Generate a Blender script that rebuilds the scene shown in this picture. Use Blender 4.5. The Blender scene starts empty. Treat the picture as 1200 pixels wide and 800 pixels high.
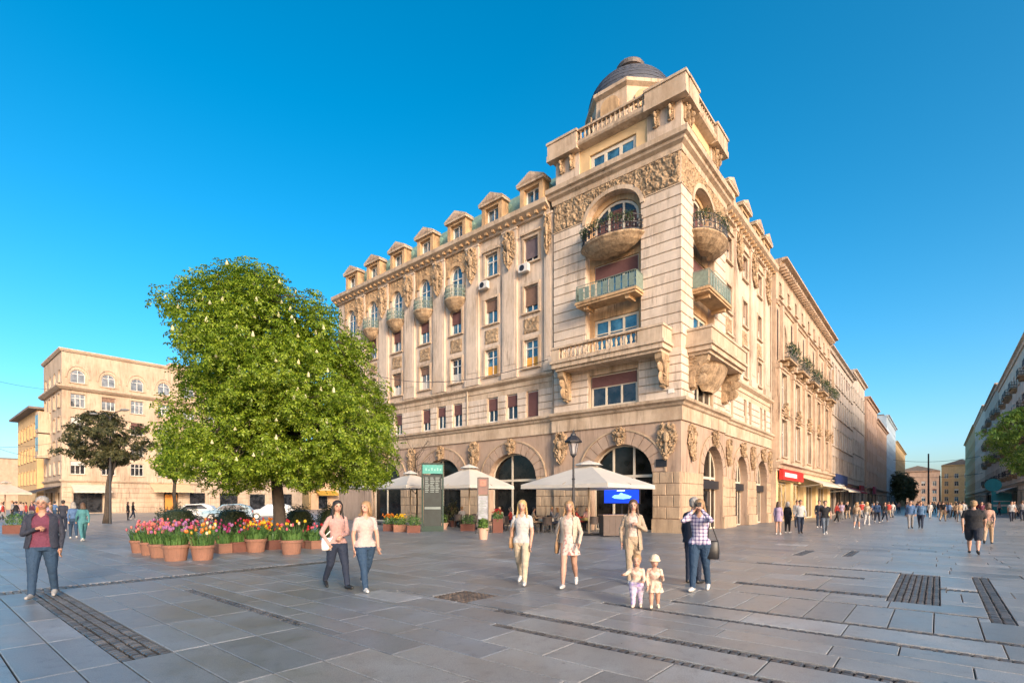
import bpy, bmesh, math, random
import numpy as np
from mathutils import Vector, Matrix, noise
random.seed(11); np.random.seed(11)
SC = bpy.context.scene
COL = SC.collection
R_ = math.radians

# ------------------------------------------------------------ camera
CAMH = 1.65
cam_d = bpy.data.cameras.new('camera')
cam_d.sensor_width = 36.0; cam_d.lens = 18.0
cam_d.shift_y = 188.0/1200.0
cam_d.clip_start = .1; cam_d.clip_end = 3000
cam = bpy.data.objects.new('camera', cam_d); COL.objects.link(cam)
cam.location = (0, 0, CAMH); cam.rotation_euler = (R_(90), 0, 0)
SC.camera = cam

# ------------------------------------------------------------ sky, sun, exposure
SUN_AZ = (0.42, -0.85)      # horizontal direction towards the sun (low, behind the camera)
SUN_EL = 19.0
world = bpy.data.worlds.new('World'); SC.world = world; world.use_nodes = True
nt = world.node_tree; nt.nodes.clear()
sky = nt.nodes.new('ShaderNodeTexSky'); sky.sky_type = 'NISHITA'; sky.sun_disc = False
sky.sun_elevation = R_(SUN_EL); sky.sun_rotation = math.atan2(SUN_AZ[0], SUN_AZ[1])
sky.altitude = 120; sky.air_density = 0.75; sky.dust_density = 3.0; sky.ozone_density = 1.3
hsv = nt.nodes.new('ShaderNodeHueSaturation'); hsv.inputs['Saturation'].default_value = 1.52
hsv.inputs['Hue'].default_value = 0.482
bg = nt.nodes.new('ShaderNodeBackground'); bg.inputs['Strength'].default_value = 0.15
wo = nt.nodes.new('ShaderNodeOutputWorld')
nt.links.new(sky.outputs[0], hsv.inputs['Color']); nt.links.new(hsv.outputs[0], bg.inputs[0]); nt.links.new(bg.outputs[0], wo.inputs[0])
sun_d = bpy.data.lights.new('sun', 'SUN'); sun_d.energy = 1.9; sun_d.angle = R_(13); sun_d.color = (1.0, .90, .75)
sun = bpy.data.objects.new('sun', sun_d); COL.objects.link(sun)
sv = Vector((SUN_AZ[0], SUN_AZ[1], 0)).normalized()*math.cos(R_(SUN_EL)) + Vector((0, 0, math.sin(R_(SUN_EL))))
sun.rotation_euler = sv.to_track_quat('Z', 'Y').to_euler(); sun.location = (20, -30, 40)
SC.view_settings.view_transform = 'Standard'; SC.view_settings.look = 'None'
SC.view_settings.exposure = 1.1; SC.view_settings.gamma = 1.0; SC.view_settings.use_curve_mapping = False

# ------------------------------------------------------------ the street grid: s runs along RD, t along LD, from the building's corner
CX, CY = 8.91, 27.0
RD = Vector((.6402, .7682, 0)); LD = Vector((-.7682, .6402, 0))
GANG = math.atan2(RD.y, RD.x)
def st(s, t, z=0): return Vector((CX, CY, z)) + RD*s + LD*t
def to_st(x, y):
    dx, dy = x-CX, y-CY
    return dx*RD.x+dy*RD.y, dx*LD.x+dy*LD.y
def ground(px, py):                     # where a foot seen at that place of the photograph stands
    d = CAMH*600/(py-588.0); return (px-600)/600*d, d

# ------------------------------------------------------------ materials
MATS = {}
def nodes_of(name):
    m = bpy.data.materials.new(name); m.use_nodes = True
    n = m.node_tree.nodes; b = n['Principled BSDF']
    return m, m.node_tree, n, b
def mat(name, c, rough=.75, var=.18, scale=2.5, bump=0., bscale=30, stain=None, stain_amt=.5, stain_scale=.8, metallic=0, island=0., ior=1.5, trans=0, grime=0., emit=None, emits=1., vstretch=.35, ccoord='pos'):
    if name in MATS: return MATS[name]
    m, t, n, b = nodes_of(name); L = t.links.new
    b.inputs['Roughness'].default_value = rough; b.inputs['Metallic'].default_value = metallic; b.inputs['IOR'].default_value = ior
    if ccoord == 'pos':
        g = n.new('ShaderNodeNewGeometry'); pos = g.outputs['Position']
    else:
        g = n.new('ShaderNodeTexCoord'); pos = g.outputs['Object']
    nz = n.new('ShaderNodeTexNoise'); nz.inputs['Scale'].default_value = scale; nz.inputs['Detail'].default_value = 6; nz.inputs['Roughness'].default_value = .65
    L(pos, nz.inputs['Vector'])
    mr = n.new('ShaderNodeMapRange'); mr.inputs['From Min'].default_value = .3; mr.inputs['From Max'].default_value = .7
    mr.inputs['To Min'].default_value = 1-var; mr.inputs['To Max'].default_value = 1+var
    L(nz.outputs['Fac'], mr.inputs['Value'])
    mul = n.new('ShaderNodeMix'); mul.data_type = 'RGBA'; mul.blend_type = 'MULTIPLY'; mul.inputs['Factor'].default_value = 1
    mul.inputs['A'].default_value = (*c, 1); L(mr.outputs['Result'], mul.inputs['B'])
    out = mul.outputs['Result']
    if island:
        gi = n.new('ShaderNodeNewGeometry'); mi = n.new('ShaderNodeMapRange'); mi.inputs['To Min'].default_value = 1-island; mi.inputs['To Max'].default_value = 1+island
        L(gi.outputs['Random Per Island'], mi.inputs['Value'])
        m2 = n.new('ShaderNodeMix'); m2.data_type = 'RGBA'; m2.blend_type = 'MULTIPLY'; m2.inputs['Factor'].default_value = 1
        L(out, m2.inputs['A']); L(mi.outputs['Result'], m2.inputs['B']); out = m2.outputs['Result']
    if stain:
        mp = n.new('ShaderNodeMapping'); mp.inputs['Scale'].default_value = (1, 1, vstretch); L(pos, mp.inputs['Vector'])
        n2 = n.new('ShaderNodeTexNoise'); n2.inputs['Scale'].default_value = stain_scale; n2.inputs['Detail'].default_value = 9; n2.inputs['Roughness'].default_value = .72
        L(mp.outputs[0], n2.inputs['Vector'])
        r2 = n.new('ShaderNodeMapRange'); r2.inputs['From Min'].default_value = .46; r2.inputs['From Max'].default_value = .66; r2.inputs['To Max'].default_value = stain_amt
        L(n2.outputs['Fac'], r2.inputs['Value'])
        m3 = n.new('ShaderNodeMix'); m3.data_type = 'RGBA'; L(r2.outputs['Result'], m3.inputs['Factor']); L(out, m3.inputs['A']); m3.inputs['B'].default_value = (*stain, 1); out = m3.outputs['Result']
    if grime:      # thin dark rain streaks and soot patches
        mp = n.new('ShaderNodeMapping'); mp.inputs['Scale'].default_value = (3.2, 3.2, .32); L(pos, mp.inputs['Vector'])
        n4 = n.new('ShaderNodeTexNoise'); n4.inputs['Scale'].default_value = 1.6; n4.inputs['Detail'].default_value = 8; n4.inputs['Roughness'].default_value = .75; L(mp.outputs[0], n4.inputs['Vector'])
        n5 = n.new('ShaderNodeTexNoise'); n5.inputs['Scale'].default_value = .45; n5.inputs['Detail'].default_value = 4; L(pos, n5.inputs['Vector'])
        r4 = n.new('ShaderNodeMapRange'); r4.inputs['From Min'].default_value = .47; r4.inputs['From Max'].default_value = .66; L(n4.outputs['Fac'], r4.inputs['Value'])
        r5 = n.new('ShaderNodeMapRange'); r5.inputs['From Min'].default_value = .40; r5.inputs['From Max'].default_value = .62; r5.inputs['To Min'].default_value = .15; r5.inputs['To Max'].default_value = grime; L(n5.outputs['Fac'], r5.inputs['Value'])
        mg = n.new('ShaderNodeMath'); mg.operation = 'MULTIPLY'; L(r4.outputs[0], mg.inputs[0]); L(r5.outputs[0], mg.inputs[1])
        m4 = n.new('ShaderNodeMix'); m4.data_type = 'RGBA'; L(mg.outputs[0], m4.inputs['Factor']); L(out, m4.inputs['A']); m4.inputs['B'].default_value = (c[0]*.24, c[1]*.21, c[2]*.19, 1); out = m4.outputs['Result']
    L(out, b.inputs['Base Color'])
    if bump:
        n3 = n.new('ShaderNodeTexNoise'); n3.inputs['Scale'].default_value = bscale; n3.inputs['Detail'].default_value = 5; L(pos, n3.inputs['Vector'])
        bp = n.new('ShaderNodeBump'); bp.inputs['Strength'].default_value = bump; bp.inputs['Distance'].default_value = .03
        L(n3.outputs['Fac'], bp.inputs['Height']); L(bp.outputs[0], b.inputs['Normal'])
    if emit:
        b.inputs['Emission Color'].default_value = (*emit, 1); b.inputs['Emission Strength'].default_value = emits
    if trans:
        tr = n.new('ShaderNodeBsdfTranslucent'); L(out, tr.inputs['Color'])
        mx = n.new('ShaderNodeMixShader'); mx.inputs[0].default_value = trans
        L(b.outputs[0], mx.inputs[1]); L(tr.outputs[0], mx.inputs[2]); L(mx.outputs[0], n['Material Output'].inputs['Surface'])
    MATS[name] = m
    return m

# ------------------------------------------------------------ mesh builder
class MB:
    def __init__(self): self.v = []; self.f = []; self.m = []
    def add(self, vs, fs, mi=0):
        b = len(self.v); self.v.extend(tuple(p) for p in vs)
        for q in fs: self.f.append(tuple(b+i for i in q)); self.m.append(mi)
        return self
    def box(self, x0, x1, y0, y1, z0, z1, mi=0):
        return self.add([(x0,y0,z0),(x1,y0,z0),(x1,y1,z0),(x0,y1,z0),(x0,y0,z1),(x1,y0,z1),(x1,y1,z1),(x0,y1,z1)],
                 [(0,3,2,1),(4,5,6,7),(0,1,5,4),(1,2,6,5),(2,3,7,6),(3,0,4,7)], mi)
    def cbox(self, x0, x1, y0, y1, z0, z1, c=.02, mi=0):      # box whose +y front is chamfered
        self.add([(x0,y0,z0),(x1,y0,z0),(x1,y0,z1),(x0,y0,z1),(x0,y1-c,z0),(x1,y1-c,z0),(x1,y1-c,z1),(x0,y1-c,z1),
                  (x0+c,y1,z0+c),(x1-c,y1,z0+c),(x1-c,y1,z1-c),(x0+c,y1,z1-c)],
                 [(0,1,5,4),(1,2,6,5),(2,3,7,6),(3,0,4,7),(4,5,9,8),(5,6,10,9),(6,7,11,10),(7,4,8,11),(8,9,10,11),(0,3,2,1)], mi)
        return self
    def obox(self, c, ax, ay, az, mi=0):                      # centre + half-axis vectors
        c, ax, ay, az = map(Vector, (c, ax, ay, az))
        vs = [c+ax*i+ay*j+az*k for k in (-1,1) for i, j in ((-1,-1),(1,-1),(1,1),(-1,1))]
        return self.add(vs, [(0,3,2,1),(4,5,6,7),(0,1,5,4),(1,2,6,5),(2,3,7,6),(3,0,4,7)], mi)
    def bar(self, a, b, w, h=None, mi=0):
        a, b = Vector(a), Vector(b); d = b-a; h = h or w
        up = Vector((0,0,1)) if abs(d.normalized().z) < .95 else Vector((1,0,0))
        sx = d.cross(up).normalized()*w/2; sz = sx.cross(d).normalized()*h/2
        return self.obox((a+b)/2, sx, d/2, sz, mi)
    def prism(self, pts, y0, y1, mi=0):                       # polygon in (x,z), extruded in y
        n = len(pts)
        vs = [(p[0], y0, p[1]) for p in pts]+[(p[0], y1, p[1]) for p in pts]
        fs = [tuple(range(n)), tuple(range(2*n-1, n-1, -1))]+[(i, n+i, n+(i+1) % n, (i+1) % n) for i in range(n)]
        return self.add(vs, fs, mi)
    def lathe(self, prof, n=16, c=(0,0,0), a0=0., a1=2*math.pi, mi=0, sx=1., sy=1., wob=None):
        full = abs(a1-a0-2*math.pi) < 1e-6; k = n if full else n+1
        vs = []
        for r, z in prof:
            for i in range(k):
                a = a0+(a1-a0)*i/n; w = wob(a, z) if wob else 1
                vs.append((c[0]+r*math.cos(a)*sx*w, c[1]+r*math.sin(a)*sy*w, c[2]+z))
        fs = []
        for j in range(len(prof)-1):
            for i in range(n):
                i2 = (i+1) % k
                fs.append((j*k+i, j*k+i2, (j+1)*k+i2, (j+1)*k+i))
        return self.add(vs, fs, mi)
    def tube(self, pts, rad, n=8, mi=0):
        pts = [Vector(p) for p in pts]
        if not hasattr(rad, '__len__'): rad = [rad]*len(pts)
        vs = []; ref = None
        for i, p in enumerate(pts):
            d = (pts[min(i+1, len(pts)-1)]-pts[max(i-1, 0)]).normalized()
            if ref is None: ref = Vector((1,0,0)) if abs(d.x) < .8 else Vector((0,1,0))
            a = (ref-d*ref.dot(d)).normalized(); ref = a; b = d.cross(a)
            for k in range(n):
                q = 2*math.pi*k/n; vs.append(p+(a*math.cos(q)+b*math.sin(q))*rad[i])
        fs = [(j*n+k, j*n+(k+1) % n, (j+1)*n+(k+1) % n, (j+1)*n+k) for j in range(len(pts)-1) for k in range(n)]
        fs.append(tuple(range(n-1, -1, -1))); fs.append(tuple((len(pts)-1)*n+k for k in range(n)))
        return self.add(vs, fs, mi)
    def sph(self, c, r, nu=10, nv=7, mi=0, rot=None):
        rx, ry, rz = r if hasattr(r, '__len__') else (r, r, r)
        vs = []
        for j in range(nv+1):
            ph = math.pi*j/nv
            for i in range(nu):
                th = 2*math.pi*i/nu
                p = Vector((rx*math.sin(ph)*math.cos(th), ry*math.sin(ph)*math.sin(th), rz*math.cos(ph)))
                if rot is not None: p = rot @ p
                vs.append(Vector(c)+p)
        fs = [(j*nu+i, (j+1)*nu+i, (j+1)*nu+(i+1) % nu, j*nu+(i+1) % nu) for j in range(nv) for i in range(nu)]
        return self.add(vs, fs, mi)
    def sweep(self, prof, planfn, mi=0, cap=True):            # profile of (out, z), plan path given as a function of out
        rows = [[(x, y, z) for x, y in planfn(o)] for o, z in prof]
        k = len(rows[0]); vs = [p for r in rows for p in r]
        n = len(prof)
        fs = [(j*k+i, j*k+i+1, ((j+1) % n)*k+i+1, ((j+1) % n)*k+i) for j in range(n) for i in range(k-1)]
        if cap: fs += [tuple(j*k for j in range(n)), tuple(j*k+k-1 for j in range(n-1, -1, -1))]
        return self.add(vs, fs, mi)
    def mesh(self, name, mats, smooth=False):
        me = bpy.data.meshes.new(name); me.from_pydata(self.v, [], self.f)
        for m_ in (mats if isinstance(mats, (list, tuple)) else [mats]): me.materials.append(m_)
        if any(self.m): me.polygons.foreach_set('material_index', self.m)
        if smooth: me.polygons.foreach_set('use_smooth', [True]*len(me.polygons))
        me.update(); return me
    def build(self, name, mats, parent=None, loc=(0,0,0), rz=0., smooth=False, scale=None):
        return link(name, self.mesh(name, mats, smooth), parent, loc, rz, scale)
def link(name, me, parent=None, loc=(0,0,0), rz=0., scale=None):
    o = bpy.data.objects.new(name, me); COL.objects.link(o)
    if parent is not None: o.parent = parent
    o.location = loc; o.rotation_euler = (0, 0, rz)
    if scale: o.scale = scale if hasattr(scale, '__len__') else (scale,)*3
    return o
def tag(o, label, cat, group=None):
    o['label'] = label; o['category'] = cat
    if group: o['group'] = group
    return o
def thing(name, label, cat, loc=(0,0,0), rz=0., group=None, scale=None):
    o = link(name, None, None, loc, rz, scale); o.empty_display_size = .3
    return tag(o, label, cat, group)
def struct(o): o['kind'] = 'structure'; return o
def stuff(o): o['kind'] = 'stuff'; return o
CACHE = {}
def cached(key, fn):
    if key not in CACHE: CACHE[key] = fn()
    return CACHE[key]
def npmesh(name, V, F, mats, smooth=False, mi=None):          # numpy verts (n,3), faces (m,k)
    me = bpy.data.meshes.new(name); n, k = F.shape
    me.vertices.add(len(V)); me.vertices.foreach_set('co', V.astype(np.float32).ravel())
    me.loops.add(n*k); me.loops.foreach_set('vertex_index', F.astype(np.int32).ravel())
    me.polygons.add(n); me.polygons.foreach_set('loop_start', np.arange(0, n*k, k, dtype=np.int32))
    if mi is not None: me.polygons.foreach_set('material_index', mi.astype(np.int32))
    me.update(calc_edges=True)
    for m_ in (mats if isinstance(mats, (list, tuple)) else [mats]): me.materials.append(m_)
    if smooth: me.polygons.foreach_set('use_smooth', [True]*n)
    return me
# ------------------------------------------------------------ ground and paving
def slab_mat():
    m, t, n, b = nodes_of('granite_slab'); L = t.links.new
    g = n.new('ShaderNodeNewGeometry'); at = n.new('ShaderNodeAttribute'); at.attribute_name = 'tone'
    nz = n.new('ShaderNodeTexNoise'); nz.inputs['Scale'].default_value = 90; nz.inputs['Detail'].default_value = 3; L(g.outputs['Position'], nz.inputs['Vector'])
    n2 = n.new('ShaderNodeTexNoise'); n2.inputs['Scale'].default_value = 1.1; n2.inputs['Detail'].default_value = 8; n2.inputs['Roughness'].default_value = .7; L(g.outputs['Position'], n2.inputs['Vector'])
    r1 = n.new('ShaderNodeMapRange'); r1.inputs['From Min'].default_value = .3; r1.inputs['From Max'].default_value = .7; r1.inputs["To Min"].default_value = .68; r1.inputs["To Max"].default_value = 1.32; L(nz.outputs['Fac'], r1.inputs['Value'])
    r2 = n.new('ShaderNodeMapRange'); r2.inputs['From Min'].default_value = .3; r2.inputs['From Max'].default_value = .7; r2.inputs['To Min'].default_value = .72; r2.inputs['To Max'].default_value = 1.2; L(n2.outputs['Fac'], r2.inputs['Value'])
    mm = n.new('ShaderNodeMath'); mm.operation = 'MULTIPLY'; L(r1.outputs[0], mm.inputs[0]); L(r2.outputs[0], mm.inputs[1])
    mx = n.new('ShaderNodeMix'); mx.data_type = 'RGBA'; mx.blend_type = 'MULTIPLY'; mx.inputs['Factor'].default_value = 1
    L(at.outputs['Color'], mx.inputs['A']); L(mm.outputs[0], mx.inputs['B']); L(mx.outputs['Result'], b.inputs['Base Color'])
    vo = n.new('ShaderNodeTexVoronoi'); vo.inputs['Scale'].default_value = 2.1; vo.inputs['Randomness'].default_value = 1; L(g.outputs['Position'], vo.inputs['Vector'])
    rv = n.new('ShaderNodeMapRange'); rv.inputs['From Min'].default_value = .035; rv.inputs['From Max'].default_value = .05; rv.inputs['To Min'].default_value = .55; L(vo.outputs['Distance'], rv.inputs['Value'])
    n6 = n.new('ShaderNodeTexNoise'); n6.inputs['Scale'].default_value = 5.5; n6.inputs['Detail'].default_value = 6; n6.inputs['Roughness'].default_value = .7; L(g.outputs['Position'], n6.inputs['Vector'])
    r6 = n.new('ShaderNodeMapRange'); r6.inputs['From Min'].default_value = .52; r6.inputs['From Max'].default_value = .72; r6.inputs['To Min'].default_value = 1.; r6.inputs['To Max'].default_value = .68; L(n6.outputs['Fac'], r6.inputs['Value'])
    mv = n.new('ShaderNodeMath'); mv.operation = 'MULTIPLY'; L(rv.outputs[0], mv.inputs[0]); L(r6.outputs[0], mv.inputs[1])
    m7 = n.new('ShaderNodeMix'); m7.data_type = 'RGBA'; m7.blend_type = 'MULTIPLY'; m7.inputs['Factor'].default_value = 1; L(mx.outputs['Result'], m7.inputs['A']); L(mv.outputs[0], m7.inputs['B']); L(m7.outputs['Result'], b.inputs['Base Color'])
    r3 = n.new('ShaderNodeMapRange'); r3.inputs['From Min'].default_value = .3; r3.inputs['From Max'].default_value = .7; r3.inputs['To Min'].default_value = .27; r3.inputs['To Max'].default_value = .5; L(n2.outputs['Fac'], r3.inputs['Value']); L(r3.outputs[0], b.inputs['Roughness'])
    bp = n.new('ShaderNodeBump'); bp.inputs['Strength'].default_value = .12; bp.inputs['Distance'].default_value = .01; L(nz.outputs['Fac'], bp.inputs['Height']); L(bp.outputs[0], b.inputs['Normal'])
    b.inputs['IOR'].default_value = 1.6
    return m
SLAB = slab_mat()
def far_paving():
    m, t, n, b = nodes_of('far_paving'); L = t.links.new
    g = n.new('ShaderNodeNewGeometry'); mp = n.new('ShaderNodeMapping'); mp.inputs['Rotation'].default_value = (0, 0, -GANG); L(g.outputs['Position'], mp.inputs['Vector'])
    br = n.new('ShaderNodeTexBrick'); br.inputs['Scale'].default_value = 1; br.inputs['Brick Width'].default_value = 1.3; br.inputs['Row Height'].default_value = .7; br.inputs['Mortar Size'].default_value = .012
    br.inputs['Color1'].default_value = (.21,.205,.20,1); br.inputs['Color2'].default_value = (.32,.31,.29,1); br.inputs['Mortar'].default_value = (.05,.05,.05,1); L(mp.outputs[0], br.inputs['Vector'])
    nz = n.new('ShaderNodeTexNoise'); nz.inputs['Scale'].default_value = .7; nz.inputs['Detail'].default_value = 7; L(g.outputs['Position'], nz.inputs['Vector'])
    r2 = n.new('ShaderNodeMapRange'); r2.inputs['To Min'].default_value = .6; r2.inputs['To Max'].default_value = 1.35; L(nz.outputs['Fac'], r2.inputs['Value'])
    mx = n.new('ShaderNodeMix'); mx.data_type = 'RGBA'; mx.blend_type = 'MULTIPLY'; mx.inputs['Factor'].default_value = 1
    L(br.outputs['Color'], mx.inputs['A']); L(r2.outputs[0], mx.inputs['B']); L(mx.outputs['Result'], b.inputs['Base Color'])
    b.inputs['Roughness'].default_value = .38; b.inputs['IOR'].default_value = 1.6
    return m
FARP = far_paving()
JOINT = mat('joint_dirt', (.045,.042,.04), .9, .3, 6)
g_ = MB(); g_.add([(-700,-300,-.032),(900,-300,-.032),(900,1500,-.032),(-700,1500,-.032)], [(0,1,2,3)])
GROUND = struct(g_.build('ground', JOINT))
NEAR_D = 44.0
def far_sheet():
    # paved sheet beyond the slabs that are built one by one
    mb = MB()
    for x0, x1, y0, y1 in ((-700,900,NEAR_D,1500),(-700,-75,-300,NEAR_D),(75,900,-300,NEAR_D),(-75,75,-300,-6)):
        mb.add([(x0,y0,-.004),(x1,y0,-.004),(x1,y1,-.004),(x0,y1,-.004)], [(0,1,2,3)])
    return mb.build('pavement', FARP)
PAVE = struct(far_sheet())
SETTS = []     # rectangles (s0,s1,t0,t1) laid with small setts
for a in [(-24.96,-24.5,-3.95,2.45),(-23.02,-22.86,-3.85,.45),(-27.5,-18.5,2.3,2.8),(-15.85,-11.5,-10.46,-9.76),
          (-16.85,-11.2,-11.26,-11.0),(-20.42,-19.62,-4.45,-3.6),(-20.64,-20.44,-14.,-5.2),(-21.35,-21.2,-12.5,-5.8),(-19.1,-18.94,-14.5,-6.2),(-18.24,-18.08,-11.3,-7.0),
          (-16.56,-16.46,-11.0,-7.6),(-15.55,-15.2,-9.76,-7.2),(-11.6,-11.3,-9.76,-6.6),(-13.9,-13.6,-11.0,-10.46),(-13.2,-12.9,-9.2,-8.1),(-8.6,-6.4,-7.2,-6.9),(-8.0,-5.6,-8.4,-8.15),(-27.2,-26.,-5.6,-4.5)]: SETTS.append(a)
def cut(rects, h):
    out = []
    for (a,b,c,d) in rects:
        if h[0] >= b or h[1] <= a or h[2] >= d or h[3] <= c: out.append((a,b,c,d)); continue
        if h[0] > a: out.append((a,h[0],c,d)); a = h[0]
        if h[1] < b: out.append((h[1],b,c,d)); b = h[1]
        if h[2] > c: out.append((a,b,c,h[2]))
        if h[3] < d: out.append((a,b,h[3],d))
    return [r for r in out if r[1]-r[0] > .06 and r[3]-r[2] > .06]
rows = []     # (s0, s1, min joint, max joint, aligned)
s = -33.0
fixed = [-25.73,-25.32,-24.96,-24.5,-24.12,-23.6,-23.02,-22.5,-22.0,-21.35,-21.2,-20.62,-20.48,-20.0,-19.55,-19.08,-18.96,-18.2,-18.1,-16.56,-16.46,-15.55,-15.2,-14.2,-13.4,-12.5,-11.6]
edges = []
while s < -25.9: edges.append(s); s += .47
edges += fixed
s = fixed[-1]+.6
while s < 45: edges.append(s); s += random.choice((.5,.62,.62,.8))
def inview(x, y, m=1.0): return y > 2.2 and y < NEAR_D+1.2 and abs(x) < 1.12*y+3.5*m
slabs = []
for a, b in zip(edges, edges[1:]):
    w = b-a
    aligned = b < -22.9
    t = -62. + (0 if aligned else random.random())
    if aligned: t = -3.95-1.57*37
    t_end = 62
    while t < t_end:
        ln = 1.57 if aligned else (random.uniform(.46,.5) if w > 1.2 else random.choice((.9,1.2,1.2,1.5,1.9))*(1.0 if a < -10 else 1.15))
        p = st((a+b)/2, t+ln/2)
        if inview(p.x, p.y) and not ((a+b)/2 > .6 and t+ln/2 > .6):
            rs = [(a, b, t, t+ln)]
            for h in SETTS: rs = cut(rs, h)
            slabs += rs
        t += ln
def slab_tone(r):
    k = random.gauss(1, .075)
    q = random.random()
    if q < .03: k *= 1.35
    elif q < .07: k *= .8
    sm, tm = (r[0]+r[1])/2, (r[2]+r[3])/2
    c = Vector((.178,.19,.206)) if tm > -6 else Vector((.245,.245,.242))  # left slabs: bluish skylight mixed into the stone colour
    w = random.random()*.05
    return [c.x*k*(1+w), c.y*k, c.z*k*(1-w), 1]
def slab_geo(r):
    g = .0065; z = random.uniform(-.0025,.0025); c = .006
    a, b, cc, d = r[0]+g, r[1]-g, r[2]+g, r[3]-g
    tilt = [random.uniform(-.0012,.0012) for _ in range(4)]
    vs = []
    for q, (i, j) in enumerate(((a,cc),(b,cc),(b,d),(a,d))): vs.append(st(i, j, -.03))
    for q, (i, j) in enumerate(((a,cc),(b,cc),(b,d),(a,d))): vs.append(st(i, j, z-.006+tilt[q]))
    for q, (i, j) in enumerate(((a+c,cc+c),(b-c,cc+c),(b-c,d-c),(a+c,d-c))): vs.append(st(i, j, z+tilt[q]))
    return vs, [(0,1,5,4),(1,2,6,5),(2,3,7,6),(3,0,4,7),(4,5,9,8),(5,6,10,9),(6,7,11,10),(7,4,8,11),(8,9,10,11)]
def set_tone(me, tones):
    ca = me.color_attributes.new('tone', 'FLOAT_COLOR', 'POINT')
    ca.data.foreach_set('color', np.array(tones, dtype=np.float32).ravel())
def slab_size(r):      # how large it shows
    p = st((r[0]+r[1])/2, (r[2]+r[3])/2)
    if not (abs(p.x) < p.y*1.0+.4 and p.y > 4.2): return 0
    return (r[1]-r[0])*(r[3]-r[2])/p.y**3
slabs.sort(key=slab_size, reverse=True)
for r in slabs[:290]:
    vs, fs = slab_geo(r); mb = MB().add(vs, fs); me = mb.mesh('paving_slab', SLAB); set_tone(me, [slab_tone(r)]*12)
    link('paving_slab', me, PAVE)
mb = MB(); tn = []
for r in slabs[290:]:
    vs, fs = slab_geo(r); mb.add(vs, fs); tn += [slab_tone(r)]*12
me = mb.mesh('paving_slabs', SLAB); set_tone(me, tn); stuff(link('paving_slabs', me, PAVE))
mb = MB(); tn = []
for r in SETTS:
    along_s = (r[1]-r[0]) > (r[3]-r[2])
    n1 = max(1, round((r[1]-r[0])/.105)); n2 = max(1, round((r[3]-r[2])/.105))
    d1 = (r[1]-r[0])/n1; d2 = (r[3]-r[2])/n2
    for i in range(n1):
        for j in range(n2):
            z = random.uniform(-.006,.0); g = .012; k = random.uniform(.045,.11); br = 1.25 if r[0] == -20.42 else 1.
            a, b, c, d = r[0]+i*d1+g*random.uniform(.5,1.4), r[0]+(i+1)*d1-g*random.uniform(.5,1.4), r[2]+j*d2+g*random.uniform(.5,1.4), r[2]+(j+1)*d2-g*random.uniform(.5,1.4)
            h = .018
            mb.add([st(a,c,-.03),st(b,c,-.03),st(b,d,-.03),st(a,d,-.03),st(a,c,z-.01),st(b,c,z-.01),st(b,d,z-.01),st(a,d,z-.01),st(a+h,c+h,z),st(b-h,c+h,z),st(b-h,d-h,z),st(a+h,d-h,z)],
                   [(0,1,5,4),(1,2,6,5),(2,3,7,6),(3,0,4,7),(4,5,9,8),(5,6,10,9),(6,7,11,10),(7,4,8,11),(8,9,10,11)])
            tn += [[k*1.08*br, k, k*.95/br, 1]]*12
me = mb.mesh('paving_setts', SLAB); set_tone(me, tn); stuff(link('paving_setts', me, PAVE))
# ------------------------------------------------------------ facade tools
CREAM = mat('cream_stone', (.51,.39,.28), .85, .14, 1.3, .3, 22, (.27,.175,.10), .6, .75, grime=0.8)
PALE = mat('pale_render', (.56,.45,.355), .85, .10, 1.0, .2, 30, (.35,.24,.15), .55, .6, grime=0.9)
RUST = mat('rusticated_stone', (.60,.495,.40), .85, .12, .9, .25, 26, (.37,.26,.165), .5, .8, island=.06, grime=0.8)
WARM = mat('warm_stone', (.50,.325,.175), .85, .16, 1.4, .35, 20, (.21,.125,.065), .65, 1.0, grime=0.9)
BROWN = mat('brown_render', (.40,.285,.21), .85, .10, 1.0, .2, 25, (.25,.165,.11), .5, .6, grime=0.8)
BLOCK = mat('block_stone', (.44,.32,.21), .85, .18, 1.2, .35, 18, (.27,.19,.13), .55, 1.0, island=.07, grime=0.9)
CARVE = mat('carved_stone', (.40,.28,.17), .9, .35, 7, .8, 16, (.11,.07,.04), .8, 2.2, vstretch=1, grime=0.9)
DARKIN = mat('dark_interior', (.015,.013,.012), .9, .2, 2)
WHITEF = mat('white_frame', (.68,.64,.58), .5, .08, 4)
WOODF = mat('cream_frame', (.58,.50,.39), .5, .1, 4)
BLIND = mat('maroon_blind', (.135,.06,.055), .7, .12, 5)
BLINDB = mat('brown_blind', (.20,.12,.085), .7, .12, 5)
CURT = mat('pale_curtain', (.50,.47,.42), .8, .1, 5)
ORANGE = mat('orange_curtain', (.62,.30,.05), .8, .1, 5)
COPPER = mat('green_copper', (.20,.30,.235), .6, .2, 2.5, .1, 20, (.10,.13,.10), .6, 1.2)
SLATE = mat('dome_slate', (.06,.065,.082), .6, .25, 6, .5, 16)
IRON = mat('dark_iron', (.018,.018,.022), .45, .2, 5)
VERDI = mat('verdigris_iron', (.16,.205,.17), .6, .25, 6)
LEAFP = mat('balcony_leaf', (.05,.085,.03), .6, .3, 5, island=.35, trans=.25)
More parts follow.
